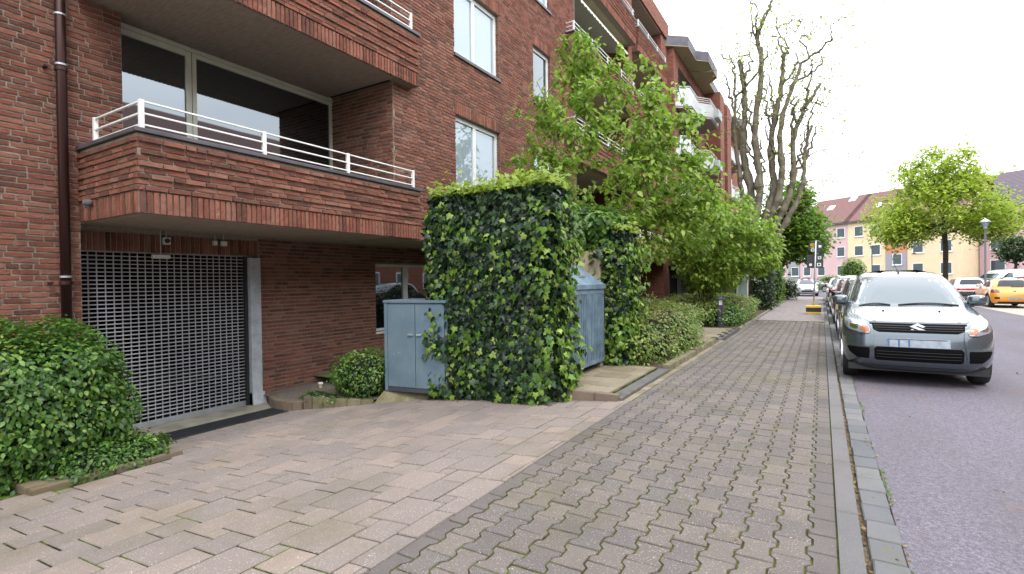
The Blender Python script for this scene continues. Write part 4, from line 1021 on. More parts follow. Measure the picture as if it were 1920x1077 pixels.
# ================================================================== TREES
def tree(name, label, trunks, targets, mat_bark, mat_leaf, per, spread, size, droop, tip_r=.006, expo=.45, minz=None, tpl=None, wob=.06, sag=0, group=None, rmax=None, pull=.6, step=.4, extra=None, single=0, back=2, cat='tree'):
    b = trunks[0][0]; e = empty(name, b, label=label, cat=cat, group=group)
    sk = Skel()
    for t in trunks:
        if len(t) > 0 and isinstance(t[0], int): sk.path(t[1:], t[0], step)
        else: sk.path(t, None if not sk.p or np.linalg.norm(np.array(t[0])-sk.p[0]) > .02 else 0, step)
    tips = sk.grow(targets, wob, sag, minz, pull, step)
    r = sk.radii(tip_r, expo, rmax)
    link('trunk', sk.mesh('trunk', mat_bark, r, 8), e)
    P, N, T, S = tip_leaves(sk, tips, per, spread, size, droop, back=back)
    if single: sets = [(tpl or T_ovate(), P, N, T, S, 0, .6)]; leaves(e, sets, [mat_leaf], single)
    else:
        W, F = leaf_cloud(tpl or T_ovate(), P, N, T, S, .6); link('crown', cloud_mesh('crown', [(W, F, 0)], [mat_leaf]), e, kind='stuff')
    return e
# large multi-stemmed hazel behind the enclosure
bx_, by_ = -4.15, 10.0
tr = []
for k in range(11):
    a = 2*math.pi*k/11+.3; d = .35+.5*random.random()
    tr.append([(bx_+.12*math.cos(a), by_+.12*math.sin(a), 0), (bx_+.35*math.cos(a)*d*2, by_+.35*math.sin(a)*d*2, 1.6), (bx_+.7*math.cos(a)*d*2, by_+.7*math.sin(a)*d*2, 3.0)])
tg = np.concatenate([ell_targets(330, (-3.9, 9.9, 4.2), (1.85, 1.85, 2.1), .35), ell_targets(60, (-4.9, 9.4, 3.5), (.7, .8, .9), .4), ell_targets(150, (-2.75, 11.0, 3.9), (1.1, 1.3, 1.35), .4), ell_targets(90, (-2.5, 11.6, 3.0), (.9, 1.2, .9), .4), ell_targets(30, (-4.2, 9.8, 6.1), (.55, .5, .55), .3), ell_targets(50, (-3.0, 10.5, 2.5), (.8, 1.2, .8), .3)])
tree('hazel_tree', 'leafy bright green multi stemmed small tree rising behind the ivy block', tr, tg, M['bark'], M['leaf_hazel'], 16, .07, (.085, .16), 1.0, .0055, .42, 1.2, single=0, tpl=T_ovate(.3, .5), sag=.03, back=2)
# second, smaller tree by the side path
bx_, by_ = -3.35, 18.2
tr = [[(bx_, by_, 0), (bx_+.03, by_, .9), (bx_-.1, by_, 1.9)]]+[[(bx_+.1*math.cos(a), by_+.1*math.sin(a), 0), (bx_+.25*math.cos(a), by_+.25*math.sin(a), 1.3), (bx_+.7*math.cos(a), by_+.7*math.sin(a), 2.3)] for a in np.arange(0, 6.2, 1.05)]
tg = np.concatenate([ell_targets(300, (-2.9, 18.3, 3.1), (1.75, 1.9, 1.55), .35), ell_targets(90, (-1.9, 19.5, 2.6), (.8, 1.2, 1.0), .4), ell_targets(70, (-3.0, 18.0, 1.9), (1.3, 1.2, .7), .4)])
tree('hazel_tree', 'second rounded leafy small tree behind the bollard lamp', tr, tg, M['bark'], M['leaf_hazel'], 17, .10, (.12, .20), 1.0, .006, .44, .9, tpl=T_ovate(.3, .5))
bx_, by_ = -4.6, 24.5
tr = [[(bx_, by_, 0), (bx_, by_, 1.2)]]+[[(bx_+.1*math.cos(a), by_+.1*math.sin(a), 0), (bx_+.8*math.cos(a), by_+.8*math.sin(a), 2.0)] for a in np.arange(0, 6.2, 1.3)]
tree('bushy_tree', 'shady bushy tree filling the gap behind the second small tree', tr, ell_targets(260, (-4.3, 24.5, 2.7), (2.0, 2.4, 1.9), .3), M['bark'], M['leaf_mid'], 16, .14, (.15, .26), .8, .008, .44, .5)
# pollarded plane: thick leaning stems with knobbly heads and bare twigs
pb = np.array([-2.75, 28.0, 0.0])
e = empty('plane_tree', pb, label='tall pollarded plane tree with bare knobbly stems and sparse yellow leaves', cat='tree')
stems = [([(-.12, 0, 0), (-.15, 0, 2.0), (-.30, .1, 4.4), (-.42, .2, 6.6), (-.50, .3, 8.6), (-.62, .3, 10.2), (-.80, .4, 12.6)], .25),
         ([(-.15, 0, 2.0), (-.12, -.1, 4.2), (.05, -.1, 6.0), (.10, 0, 8.2), (.02, .2, 10.4), (.25, .2, 12.8), (.18, .3, 13.8)], .21),
         ([(.15, 0, 1.2), (.25, .2, 3.4), (.62, .4, 5.8), (.74, .4, 7.6), (.85, .5, 9.3), (1.0, .5, 11.2), (1.30, .5, 12.3)], .21),
         ([(.25, .2, 3.4), (.80, .1, 5.2), (1.10, .1, 7.2), (1.24, .2, 9.2), (1.45, .2, 10.7), (1.95, .3, 11.8)], .17),
         ([(.40, .3, 2.9), (1.10, .4, 4.8), (1.52, .5, 6.6), (1.75, .6, 8.4), (2.05, .6, 9.6), (2.6, .8, 10.8)], .17),
         ([(.45, .3, 2.4), (1.3, .5, 4.2), (1.85, .6, 6.0), (2.15, .7, 7.6), (2.5, .8, 8.8)], .15),
         ([(-.30, .1, 4.0), (-.75, .1, 5.2), (-.85, .2, 6.6), (-.92, .2, 9.6), (-1.12, .2, 10.8)], .15)]
sk = Skel(); rad = []
tw_t = []
def add_stem(pts, r0):
    P = [pb+np.array(q) for q in pts]; s0 = len(sk.p)
    if not sk.p: prev = None
    else: prev = int(np.argmin(np.linalg.norm(np.array(sk.p)-P[0], axis=1)))
    for i in range(len(P)-1):
        k = 7
        for j in range(k+(i == len(P)-2)):
            f = j/k; t = (i+f)/(len(P)-1)
            q = P[i]*(1-f)+P[i+1]*f+rng.normal(0, .02, 3)+np.array([.13*math.sin(1.15*P[i][2]+7*r0+f*2.2), .1*math.cos(P[i][2]+f*2), 0])*min(1, (i+f)); sk.p.append(q); sk.par.append(-1 if prev is None else prev); prev = len(sk.p)-1
            knob = 1.35 if (i > 0 and j == 0) else 1.0
            rad.append(r0*(1-.62*t)*knob*rng.uniform(.9, 1.12))
    return prev
for pts, r0 in stems: 
    end = add_stem(pts, r0); tw_t.append((end, sk.p[end].copy()))
up_ = [i for i in range(len(sk.p)) if sk.p[i][2] > 6.2]
for i in rng.choice(up_, 34, replace=False):
    b = sk.p[i]-pb; o = rng.normal(0, 1, 2)*np.array([.55, .45])+np.array([.15+.12*b[0], 0]); h = rng.uniform(1.0, 2.4)
    end = add_stem([b, b+np.array([o[0]*.6, o[1]*.6, h*.35]), b+np.array([o[0]*1.05, o[1]*1.05, h*.7]), b+np.array([o[0]*1.25, o[1]*1.25, h])], .062); tw_t.append((end, sk.p[end].copy()))
# trunk itself: broad, ivy-free foot
n0 = len(sk.p)
tp = []
for end, q in tw_t:
    for _ in range(13): tp.append(q+rng.normal(0, 1, 3)*np.array([.55, .55, .25])+np.array([.12, 0, rng.uniform(.7, 1.9)]))
side_nodes = [i for i in range(n0) if sk.p[i][2] > 4.5]
for i in rng.choice(side_nodes, 380): tp.append(sk.p[i]+np.array([rng.normal(.35, .9), rng.normal(0, .8), rng.uniform(-.1, .9)]))
for i in range(60): tp.append(pb+np.array([rng.uniform(1.2, 5.6), rng.normal(.6, .8), 0])+np.array([0, 0, rng.uniform(5.5, 11.5)]))
tips = sk.grow(np.array(tp), .05, .02, 4.0, .3, .35)
rr = np.concatenate([rad, sk.radii(.011, .44)[n0:]]); rr[n0:] = np.minimum(rr[n0:], .05)
tb = MB().tube([pb+np.array(q) for q in ((.05, 0, -.1), (.0, 0, .5), (0, 0, 1.4), (.0, .05, 2.4))], [.62, .50, .44, .40], 14)
link('trunk', sk.mesh('trunk', M['bark2'], rr, 9), e); tb.build('trunk_base', M['bark2'], e, smooth=True)
P, N, T, S = tip_leaves(sk, tips, 2.4, .2, (.10, .21), .3)
W, F = leaf_cloud(T_small(), P, N, T, S, .6); link('crown', cloud_mesh('crown', [(W, F, 0)], [M['leaf_lime']]), e, kind='stuff')
# green trees behind it
def round_tree(name, label, base, c, r, nt, per, size, leaf, th=None, bark='bark3', group=None, tip_r=.012, shell=.35, tpl=None, spread=.22, zmin=-1, targets=None):
    th = th or c[2]
    tr = [[base, (base[0]+.05, base[1], th*.5), (c[0], c[1], th)]]
    tg = ell_targets(nt, c, r, shell, zmin) if targets is None else targets
    return tree(name, label, tr, tg, M[bark], M[leaf], per, spread, size, .2, tip_r, .46, base[2]+th*.35, tpl=tpl or T_small(), group=group, step=.7, pull=.3)
tg = np.concatenate([ell_targets(150, (-1.9, 38.2, 6.0), (1.7, 2.2, 2.4), .3), ell_targets(140, (-.9, 37.6, 4.2), (1.5, 1.9, 1.5), .3), ell_targets(110, (-2.6, 38, 3.6), (1.2, 1.5, 1.3), .3)])
round_tree('maple_tree', 'mid green maple with layered foliage behind the pollarded plane', (-2.4, 38.2, 0), (-2.0, 38.2, 5.8), None, 0, 34, (.20, .36), 'leaf_mid', 3.6, targets=tg, spread=.25)
tg = np.concatenate([ell_targets(280, (9.2, 59.4, 7.4), (5.7, 4.6, 3.6), .45, -.75), ell_targets(110, (9.0, 59.4, 10.6), (3.2, 3.0, 2.7), .4), ell_targets(70, (6.2, 57.6, 6.0), (2.6, 2.2, 1.6), .3), ell_targets(70, (13.0, 61.6, 6.2), (2.6, 2.2, 1.8), .3)])
round_tree('maple_tree', 'broad lime green maple standing before the yellow houses', (9.47, 59.48, -.1), (9.3, 59.4, 9.5), None, 0, 34, (.26, .46), 'leaf_lime', 7.5, 'bark3', tip_r=.02, targets=tg, spread=.42)
round_tree('tree', 'yellow green tree crown rising behind the house roofs', (20.5, 101, 0), (20, 100.5, 13.0), (5, 5, 4.6), 220, 16, (.5, .9), 'leaf_lime', 10, tip_r=.03, spread=.6)
round_tree('tree', 'lime green tree at the right edge before the pink house', (14.8, 52.5, 0), (15.2, 52.5, 6.2), (2.6, 2.6, 2.8), 190, 16, (.25, .45), 'leaf_lime', 4.5, tip_r=.016, spread=.35)
round_tree('tree', 'small dark evergreen tree at the right edge below the lime crown', (12.2, 51.5, 0), (12.2, 51.5, 3.5), (1.25, 1.25, 1.05), 130, 16, (.16, .3), 'leaf_dark', 3.2, tip_r=.014, spread=.16)
# column of white-flowering evergreen at the pavement edge, light hedge behind it
def column(name, c, h, r, n, mats, label, flowers=0, seed=0, cat='shrub'):
    e = empty(name, c, label=label, cat=cat); p, nn = mound(n, (c[0], c[1], c[2]+h/2), (r, r, h/2), 3.2, -1, .14, seed)
    sets = [(T_small(), p, jitter_n(nn+UPV*.4, .5), nn*.5+rng.normal(0, .6, nn.shape), rng.uniform(.07, .13, len(p)), 0, .6)]
    if flowers:
        i = rng.choice(len(p), flowers); q = np.repeat(p[i], 7, 0)+rng.normal(0, .035, (flowers*7, 3))+np.repeat(nn[i], 7, 0)*.04
        sets.append((T_small(), q, jitter_n(np.repeat(nn[i], 7, 0), .6), rng.normal(0, 1, q.shape), rng.uniform(.04, .06, len(q)), 1, 1))
    leaves(e, sets, mats); blob(MB(), (c[0], c[1], c[2]+h/2), (r, r, h/2), 3.2, seed, .14, .84, -1).build('twigs', M['twigs'], e); return e
column('flowering_shrub', (-2.35, 26.6, 0), 2.65, .5, 2600, [M['leaf_dark'], M['blossom']], 'tall dark evergreen column dotted with white blossom by the pavement', 70, 3)
column('hedge', (-2.25, 30.2, 0), 2.3, .55, 2200, [M['leaf_mid']], 'bright green upright hedge just past the flowering column', 0, 5, 'hedge')
e = bush('flowering_shrub', (-2.1, 40.5, .75), (.75, 1.3, .75), 1800, (.08, .14), [M['leaf_dark'], M['blossom']], 'low shrub covered in white blossom at the far pavement end', 'shrub', pw=2.2, lump=.15, seed=31, tpl=T_small())
bush('shrub', (-2.6, 33.5, .35), (.6, 2.2, .5), 1300, (.07, .12), M['leaf_mid'], 'low green edging plants beyond the upright hedge', 'shrub', pw=2.3, lump=.2, seed=33, tpl=T_small())
bush('shrub', (2.1, 48.6, 1.75), (.85, .85, 1.3), 2000, (.10, .17), M['leaf_mid'], 'round clipped green bush beyond the parked grey car', 'shrub', pw=2.3, lump=.1, seed=35, tpl=T_small(), zmin=-1)
for c, r_, lb in (((-3.2, 60, .6), (3, 1.2, .8), 'dark clipped hedge left of the white hatchback'), ((1.2, 76.5, .8), (2.0, 1.0, .9), 'green hedge under the pink house beside the dark car')):
    bush('hedge', c, r_, 1500, (.14, .24), M['leaf_mid'], lb, 'hedge', pw=3, lump=.1, seed=int(c[1]), tpl=T_small())

# gate in a pale frame and grey wall behind the shrubs
gt = empty('garden_gate', (-3.4, 26.0, 0), label='pale framed glazed gate half hidden behind the shrubs', cat='gate')
MB().box((-3.42, 26.0, 0), (-3.36, 26.06, 2.05)).build('post', M['cream'], gt); MB().box((-2.98, 26.0, 0), (-2.92, 26.06, 2.05)).build('post', M['cream'], gt)
MB().box((-3.36, 26.0, 1.99), (-2.98, 26.06, 2.05)).build('head_bar', M['cream'], gt); MB().box((-3.36, 26.02, .1), (-2.98, 26.04, 1.99)).build('pane', M['glass_pale'], gt)
MB().box((-4.8, 26.1, 0), (-3.44, 26.3, 1.75), bev=.01).build('garden_wall', M['concrete'], label='grey concrete garden wall beside the pale gate', cat='wall')

# ================================================================== STOP SIGN ON A PORTABLE FOOT
sx, sy = -.30, 24.6
sg = empty('stop_sign', (sx, sy, 0), label='temporary stop sign on a leaning pole in a stacked rubber foot', cat='sign')
top = Vector((sx+.10, sy, 3.02)); foot = Vector((sx, sy, .2))
MB().tube([foot, top], .03, 12).build('pole', M['postgrey'], sg, smooth=True)
for z, m_ in ((.0, 'yellow'), (.085, 'plastic'), (.17, 'plastic'), (.255, 'yellow')):
    MB().box((sx-.27, sy-.22, z+.002), (sx+.27, sy+.22, z+.082), bev=.014).build('foot_plate', M[m_], sg)
M['signback'] = plain('sign_dark', (.035,.037,.042), .5)
cx_, cz = sx+.085, 2.76
MB().lathe([(.26, -.006), (.265, 0), (.26, .006)], (cx_, sy+.045, cz), 36, axis='y').build('disc', M['signback'], sg)
MB().box((cx_-.31, sy+.04, cz-.87), (cx_+.27, sy+.05, cz-.31)).build('plate', M['signback'], sg)
sw = MB()
for k in (0, 1):
    c0 = (cx_-.13+.055*k, cz+.06); pts = [(c0[0]+.05*math.cos(q)*(1 if q < 4 else 1), sy+.03, c0[1]+.035+.04*math.sin(q)) for q in np.linspace(.4, 4.2, 8)]+[(c0[0]+.05*math.cos(q), sy+.03, c0[1]-.045+.04*math.sin(q)) for q in np.linspace(1.2, -2.6, 8)]
    sw.tube(pts, .014, 5)
sw.build('emblem', M['yellow'], sg)
for dx, dz, a_ in ((-.10, -.12, .06), (.16, .02, .05), (.14, -.45, .06), (.12, -.73, .07), (-.18, -.73, .05)):
    st = MB().box((cx_+dx-a_, sy+.028, cz+dz-a_), (cx_+dx+a_, sy+.034, cz+dz+a_)).build('sticker', M['white'], sg)
    if a_ >= .06: MB().box((cx_+dx-a_*.5, sy+.025, cz+dz-a_*.5), (cx_+dx+a_*.5, sy+.029, cz+dz+a_*.5)).build('print', plain('dark_print', (.05,.04,.06), .6), st)
for z in (2.85, 2.2): MB().box((cx_-.06, sy+.0, z-.015), (cx_+.03, sy+.042, z+.015)).build('bracket', M['postgrey'], sg)

# ================================================================== CARS
def lerp_tab(tab):
    a = np.array(tab, float)
    def f(z, c):
        return float(np.interp(z, a[:, 0], a[:, c]))
    # smooth with a small box filter
    zs = np.linspace(a[0, 0], a[-1, 0], 240); cols = [zs]
    for c in range(1, a.shape[1]):
        v = np.interp(zs, a[:, 0], a[:, c]); k = 7; vp_ = np.concatenate([[2*v[0]-v[i] for i in range(k, 0, -1)], v, [2*v[-1]-v[-1-i] for i in range(1, k+1)]])
        cols.append(np.convolve(vp_, np.ones(2*k+1)/(2*k+1), 'valid'))
    return lambda z, c: float(np.interp(z, zs, cols[c]))
class Car:
    """body of stacked plan outlines; x across, y from nose (0) to tail (L), z up from the road"""
    def __init__(s, Ln, tab, rc=.30, rl=.42, kf=.10, kr=.06):
        s.L = Ln; s.f = lerp_tab(tab); s.z0, s.z1 = tab[0][0], tab[-1][0]; s.rc, s.rl, s.kf, s.kr = rc, rl, kf, kr
    def bar(s, y): return 1-.035*((y-s.L*.52)/(s.L/2))**2
    def end(s, x, z, rear=False):
        w_ = s.f(z, 3); a = min(abs(x), w_); rc = min(s.rc, w_*.5); k = s.kr if rear else s.kf
        c = max(0, (a-(w_-rc))/rc); d = k*(a/w_)**2+s.rl*(1-math.sqrt(max(0, 1-c*c)))
        return s.f(z, 2)-d*.8 if rear else s.f(z, 1)+d
    def side(s, y, z):
        lo, hi = 0, s.f(z, 3)
        if s.end(hi, z) <= y <= s.end(hi, z, True): return hi*s.bar(y)
        rear = y > s.L/2
        for _ in range(24):
            m_ = (lo+hi)/2; e_ = s.end(m_, z, rear)
            if (e_ < y) != rear: lo = m_
            else: hi = m_
        return lo*s.bar(y)
    def outline(s, z):
        w_ = s.f(z, 3); th = np.concatenate([np.linspace(0, .72, 9), np.linspace(.78, 1, 10)])
        fr = [(w_*t, s.end(w_*t, z)) for t in th]; re = [(w_*t, s.end(w_*t, z, True)) for t in th[::-1]]
        ya, yb = fr[-1][1], re[0][1]; sd = [(w_, ya+(yb-ya)*q/16) for q in range(1, 16)]
        half = fr+sd+re; half = [(x*s.bar(y), y) for x, y in half]
        return half+[(-x, y) for x, y in half[::-1][1:-1]]
    def body(s, wheels, R_, zs=None):
        zs = np.concatenate([np.linspace(s.z0, s.z1-.05, 44), np.linspace(s.z1-.045, s.z1, 8)])
        V = []; F = []
        for z in zs: V += [(x, y, z) for x, y in s.outline(z)]
        n_ = len(V)//len(zs)
        for i in range(len(zs)-1): F += [(i*n_+j, i*n_+(j+1) % n_, (i+1)*n_+(j+1) % n_, (i+1)*n_+j) for j in range(n_)]
        F += [tuple(range(n_-1, -1, -1)), tuple(range((len(zs)-1)*n_, len(zs)*n_))]
        me = bpy.data.meshes.new('b'); me.from_pydata(V, [], F); me.update(); o = bpy.data.objects.new('b', me); COL.objects.link(o)
        cut_ = MB()
        for y in wheels:
            for sgn in (-1, 1): cut_.lathe([(R_, -.32), (R_, .32)], (sgn*s.f(.4, 3)*1.0, y, R_*.9), 36, axis='x')
        cm = cut_.mesh('c', []) if False else None
        cme = bpy.data.meshes.new('c'); cme.from_pydata(cut_.v, [], cut_.f); cme.update(); co = bpy.data.objects.new('c', cme); COL.objects.link(co)
        md = o.modifiers.new('bo', 'BOOLEAN'); md.object = co; md.operation = 'DIFFERENCE'; md.solver = 'EXACT'; md.use_self = False
        dg = bpy.context.evaluated_depsgraph_get(); res = bpy.data.meshes.new_from_object(o.evaluated_get(dg))
        bpy.data.objects.remove(o); bpy.data.objects.remove(co)
        return res
    def patch(s, rows, face='front', off=.006, n=14, sub=4, thick=.02):
        "rows: (z, lo, hi); lo/hi are x for front/rear, y for sides (face 'left' is -x)"
        R_ = []
        for (z0, a0, b0), (z1, a1, b1) in zip(rows, rows[1:]):
            for q in range(sub): f = q/sub; R_.append((z0+(z1-z0)*f, a0+(a1-a0)*f, b0+(b1-b0)*f))
        R_.append(rows[-1]); V = []
        for lay in (0, 1):
            for z, a, b in R_:
                for i in range(n+1):
                    t = a+(b-a)*i/n; d = off-lay*thick
                    if face == 'front': V.append((t*s.bar(s.end(t, z)), s.end(t, z)-d, z))
                    elif face == 'rear': V.append((t*s.bar(s.end(t, z, True)), s.end(t, z, True)+d, z))
                    else:
                        x = s.side(t, z)+d; V.append((x if face == 'right' else -x, t, z))
        m_ = n+1; k = len(R_); N_ = m_*k; F = []
        for r_ in range(k-1):
            for i in range(n): F.append((r_*m_+i, r_*m_+i+1, (r_+1)*m_+i+1, (r_+1)*m_+i))
        ring = [i for i in range(n+1)]+[r_*m_+n for r_ in range(1, k)]+[(k-1)*m_+i for i in range(n-1, -1, -1)]+[r_*m_ for r_ in range(k-2, 0, -1)]
        for a, b in zip(ring, ring[1:]+ring[:1]): F.append((a, a+N_, b+N_, b))
        mb = MB(); mb.add(V, F); return mb
def fix_normals(me):
    bm = bmesh.new(); bm.from_mesh(me); bmesh.ops.recalc_face_normals(bm, faces=bm.faces[:]); bm.to_mesh(me); bm.free()
def smooth_angle(me, ang=32):
    me.polygons.foreach_set('use_smooth', [True]*len(me.polygons))
    bm = bmesh.new(); bm.from_mesh(me)
    for e_ in bm.edges:
        if len(e_.link_faces) == 2 and e_.calc_face_angle(0) > R(ang): e_.smooth = False
    bm.to_mesh(me); bm.free(); me.update()
def paint(name, c, metal=.0, rough=.28):
    m = NT(name); m.col(c).set(rough, metal, coat=1.0); return m.m
M['carglass'] = m_glass('windscreen_glass', (.02,.03,.036), 1.95, .005); M['carglass2'] = m_glass('tinted_car_glass', (.010,.012,.016), 1.5, .03); M['matteblack'] = NT('matte_black').col((.006,.006,.007)).set(.9, spec=.08).m; M['chrome'] = NT('chrome').col((.8,.8,.82)).set(.12, 1).m
M['lamp_clear'] = NT('clear_lamp').col((.33,.36,.38)).set(.08, .4, ior=1.8, coat=.6).m; M['amber'] = NT('amber_lens').col((.42,.13,.045)).set(.2, coat=.5).m; M['redlens'] = NT('red_lens').col((.45,.02,.02)).set(.15, coat=.6).m
M['plate'] = plain('smeared_plate', (.27,.31,.35), .4, var=.25, scale=12); M['plateblue'] = NT('plate_blue').col((.05,.11,.26)).set(.4).m; M['alloy'] = NT('alloy').col((.55,.56,.58)).set(.3, .8).m
def wheel(par, x, y, r_, wd_, alloy='alloy'):
    sg_ = 1 if x > 0 else -1
    w_ = empty('wheel'); w_.parent = par; w_.location = (0, 0, 0)
    h = wd_/2
    MB().lathe([(r_*.62, -h), (r_*.93, -h), (r_, -h*.6), (r_, h*.6), (r_*.93, h), (r_*.62, h)], (x-sg_*h, y, r_), 28, axis='x').build('tyre', M['rubber'], w_, True, local=True)
    rim = MB().lathe([(r_*.64, 0), (r_*.60, .012), (r_*.55, -.01), (r_*.2, -.004), (.01, .004)][::1], (x-sg_*.012 if sg_ > 0 else x+.012, y, r_), 24, axis='x')
    rim.build('rim', M['plastic'], w_, local=True)
    sp = MB()
    for k in range(7):
        a = 2*math.pi*k/7; c, s_ = math.cos(a), math.sin(a); xo = x+sg_*.004
        P = [(xo, y+c*r_*q-s_*t, r_+s_*r_*q+c*t) for q, t in ((.1, -.02), (.6, -.032), (.6, .032), (.1, .02))]; P2 = [(p[0]-sg_*.03, p[1], p[2]) for p in P]
        sp.add(P+P2, [(0,1,2,3),(7,6,5,4),(0,4,5,1),(1,5,6,2),(2,6,7,3),(3,7,4,0)])
    sp.lathe([(r_*.655, -.02), (r_*.66, .008), (r_*.60, .008), (r_*.58, -.02)], (xo, y, r_), 28, axis='x')
    sp.build('spokes', M[alloy], w_, local=True); return w_
HATCH = [(.19,.26,-.28,.80),(.27,.10,-.12,.84),(.38,.02,-.03,.865),(.52,0,0,.875),(.66,.02,0,.878),(.76,.05,0,.872),(.83,.10,-.005,.862),(.87,.20,-.01,.852),(.92,.42,-.03,.838),(.97,.72,-.05,.818),(1.02,1.02,-.08,.795),(1.06,1.16,-.10,.775),(1.2,1.42,-.17,.725),(1.35,1.72,-.27,.665),(1.47,2.00,-.38,.61),(1.54,2.25,-.52,.55),(1.585,2.6,-.8,.45),(1.60,3.0,-1.2,.25)]
def table(Ln, tab, ws=1, hs=1): return [(z*hs, yf, Ln+yr, w_*ws) for z, yf, yr, w_ in tab]
def make_car(name, label, loc, rz, Ln, tab, body_mat, wh, wr=.31, cat='car', group=None, kind='hatch', front=True, rear=True, roof_mat=None, glass='carglass2', rc=.30, rl=.42, kf=.10, kr=.06):
    c = Car(Ln, tab, rc, rl, kf, kr); e = empty(name, loc, rz, label=label, cat=cat, group=group)
    bme = c.body(wh, wr+.055); bme.materials.append(body_mat); bme.materials.append(M['plastic']); fix_normals(bme); smooth_angle(bme)
    R_ = wr+.055
    for p in bme.polygons:
        q = p.center
        if q.z < .22 and abs(p.normal.z) > .7: p.material_index = 1
        for y in wh:
            d = math.hypot(q.y-y, q.z-R_*.9)
            if d < R_-.004 or (abs(d-R_) < .02 and abs(p.normal.x) < .25): p.material_index = 1
            elif d < R_+.003 and abs(q.x) < c.f(.4, 3)-.05: p.material_index = 1
    bo = link('body', bme, e, local=True)
    def P(nm, mat, rows, face, par=None, **k): 
        o = c.patch(rows, face, **k).build(nm, mat, par or e, True, local=True); fix_normals(o.data); smooth_angle(o.data, 50); return o
    zb, zr = tab[-7][0], tab[-4][0]                         # belt and upper glass edge
    wb, wt = c.f(zb+.0, 3), c.f(zr, 3)
    P('windscreen', M[glass], [(zb-.01, -wb*.88, wb*.88), (zb+.05, -wb*.9, wb*.9), (zr-.01, -wt*.88, wt*.88), (zr+.03, -wt*.82, wt*.82)], 'front', off=.007)
    P('rear_window', M[glass], [(zb+.03, -wb*.78, wb*.78), (zr-.06, -wt*.80, wt*.80), (zr-.02, -wt*.7, wt*.7)], 'rear', off=.007)
    yA = c.f(zb, 1)+.42; yB = c.f(zb, 2)-.55; yA2 = c.f(zr, 1)+.38; yB2 = c.f(zr, 2)-.50; ym = (yA+yB)/2+.08
    for fc in ('left', 'right'):
        P('side_window', M[glass], [(zb+.02, yA, ym-.04), (zr-.05, yA2-.02, ym-.04), (zr-.01, yA2+.10, ym-.06)], fc, off=.005)
        P('side_window', M[glass], [(zb+.02, ym+.04, yB), (zr-.05, ym+.04, yB2-.06), (zr-.01, ym+.06, yB2-.16)], fc, off=.005)
        zd_ = zb*.80
        d = P('door_handle', body_mat, [(zd_, ym-.26, ym-.06), (zd_+.03, ym-.26, ym-.06)], fc, off=.03, sub=2, n=4)
        P('door_handle', body_mat, [(zd_, ym+.6, ym+.8), (zd_+.03, ym+.6, ym+.8)], fc, off=.03, sub=2, n=4)
        for yy in (ym-.01, yA-.02): P('door_seam', M['plastic'], [(.32, yy-.004, yy+.004), (zb-.01, yy-.004, yy+.004)], fc, off=.002, n=1, sub=10)
    for y in wh:
        for sgn in (-1, 1): wheel(e, sgn*(c.side(y, .45)-.015), y, wr, .2)
    for sgn in (-1, 1):
        xm = sgn*(c.side(yA, zb)+.10); m_ = MB(); bm = bmesh.new(); bmesh.ops.create_uvsphere(bm, u_segments=14, v_segments=9, radius=1)
        for v in bm.verts:
            q = v.co; sp_ = lambda t, p: math.copysign(abs(t)**p, t)
            v.co = Vector((xm+.115*sp_(q.x, .65), yA+.02+.075*sp_(q.y, .7)+abs(q.x)*.02, zb+.06+.082*sp_(q.z, .65)))
        m_.bm(bm); mo = m_.build('mirror', body_mat, e, True, local=True)
        MB().box((min(xm-sgn*.04, xm-sgn*.16), yA-.02, zb-.035), (max(xm-sgn*.04, xm-sgn*.16), yA+.06, zb+.01)).build('mirror_arm', M['plastic'], mo, local=True)
        MB().box((xm-.095, yA+.088, zb-.005), (xm+.095, yA+.10, zb+.125), bev=.005).build('mirror_glass', M['chrome'], mo, local=True)
    if roof_mat is not None:
        P('roof', roof_mat, [(zr+.005, -wt*.9, wt*.9), (tab[-2][0], -c.f(tab[-2][0], 3)*.85, c.f(tab[-2][0], 3)*.85), (tab[-1][0]-.006, -.1, .1)], 'front', off=.012); P('roof', roof_mat, [(zr-.01, -wt*.9, wt*.9), (tab[-2][0], -c.f(tab[-2][0], 3)*.85, c.f(tab[-2][0], 3)*.85), (tab[-1][0]-.006, -.1, .1)], 'rear', off=.012)
    if front:
        P('headlight', M['lamp_clear'], [(zb*.60, -.80, -.60), (zb*.68, -.84, -.58), (zb*.78, -.82, -.66)], 'front', off=.008); P('headlight', M['lamp_clear'], [(zb*.60, .60, .80), (zb*.68, .58, .84), (zb*.78, .66, .82)], 'front', off=.008)
        P('grille', M['plastic'], [(zb*.36, -.5, .5), (zb*.50, -.52, .52)], 'front', off=.006); P('number_plate', M['plate'], [(zb*.53, -.26, .26), (zb*.63, -.26, .26)], 'front', off=.016, sub=2)
    if rear:
        P('tail_light', M['redlens'], [(zb*.66, -.84, -.62), (zb*.86, -.80, -.66)], 'rear', off=.008); P('tail_light', M['redlens'], [(zb*.66, .62, .84), (zb*.86, .66, .80)], 'rear', off=.008)
        P('number_plate', M['plate'], [(zb*.50, -.26, .26), (zb*.60, -.26, .26)], 'rear', off=.016, sub=2)
    return e, c, P
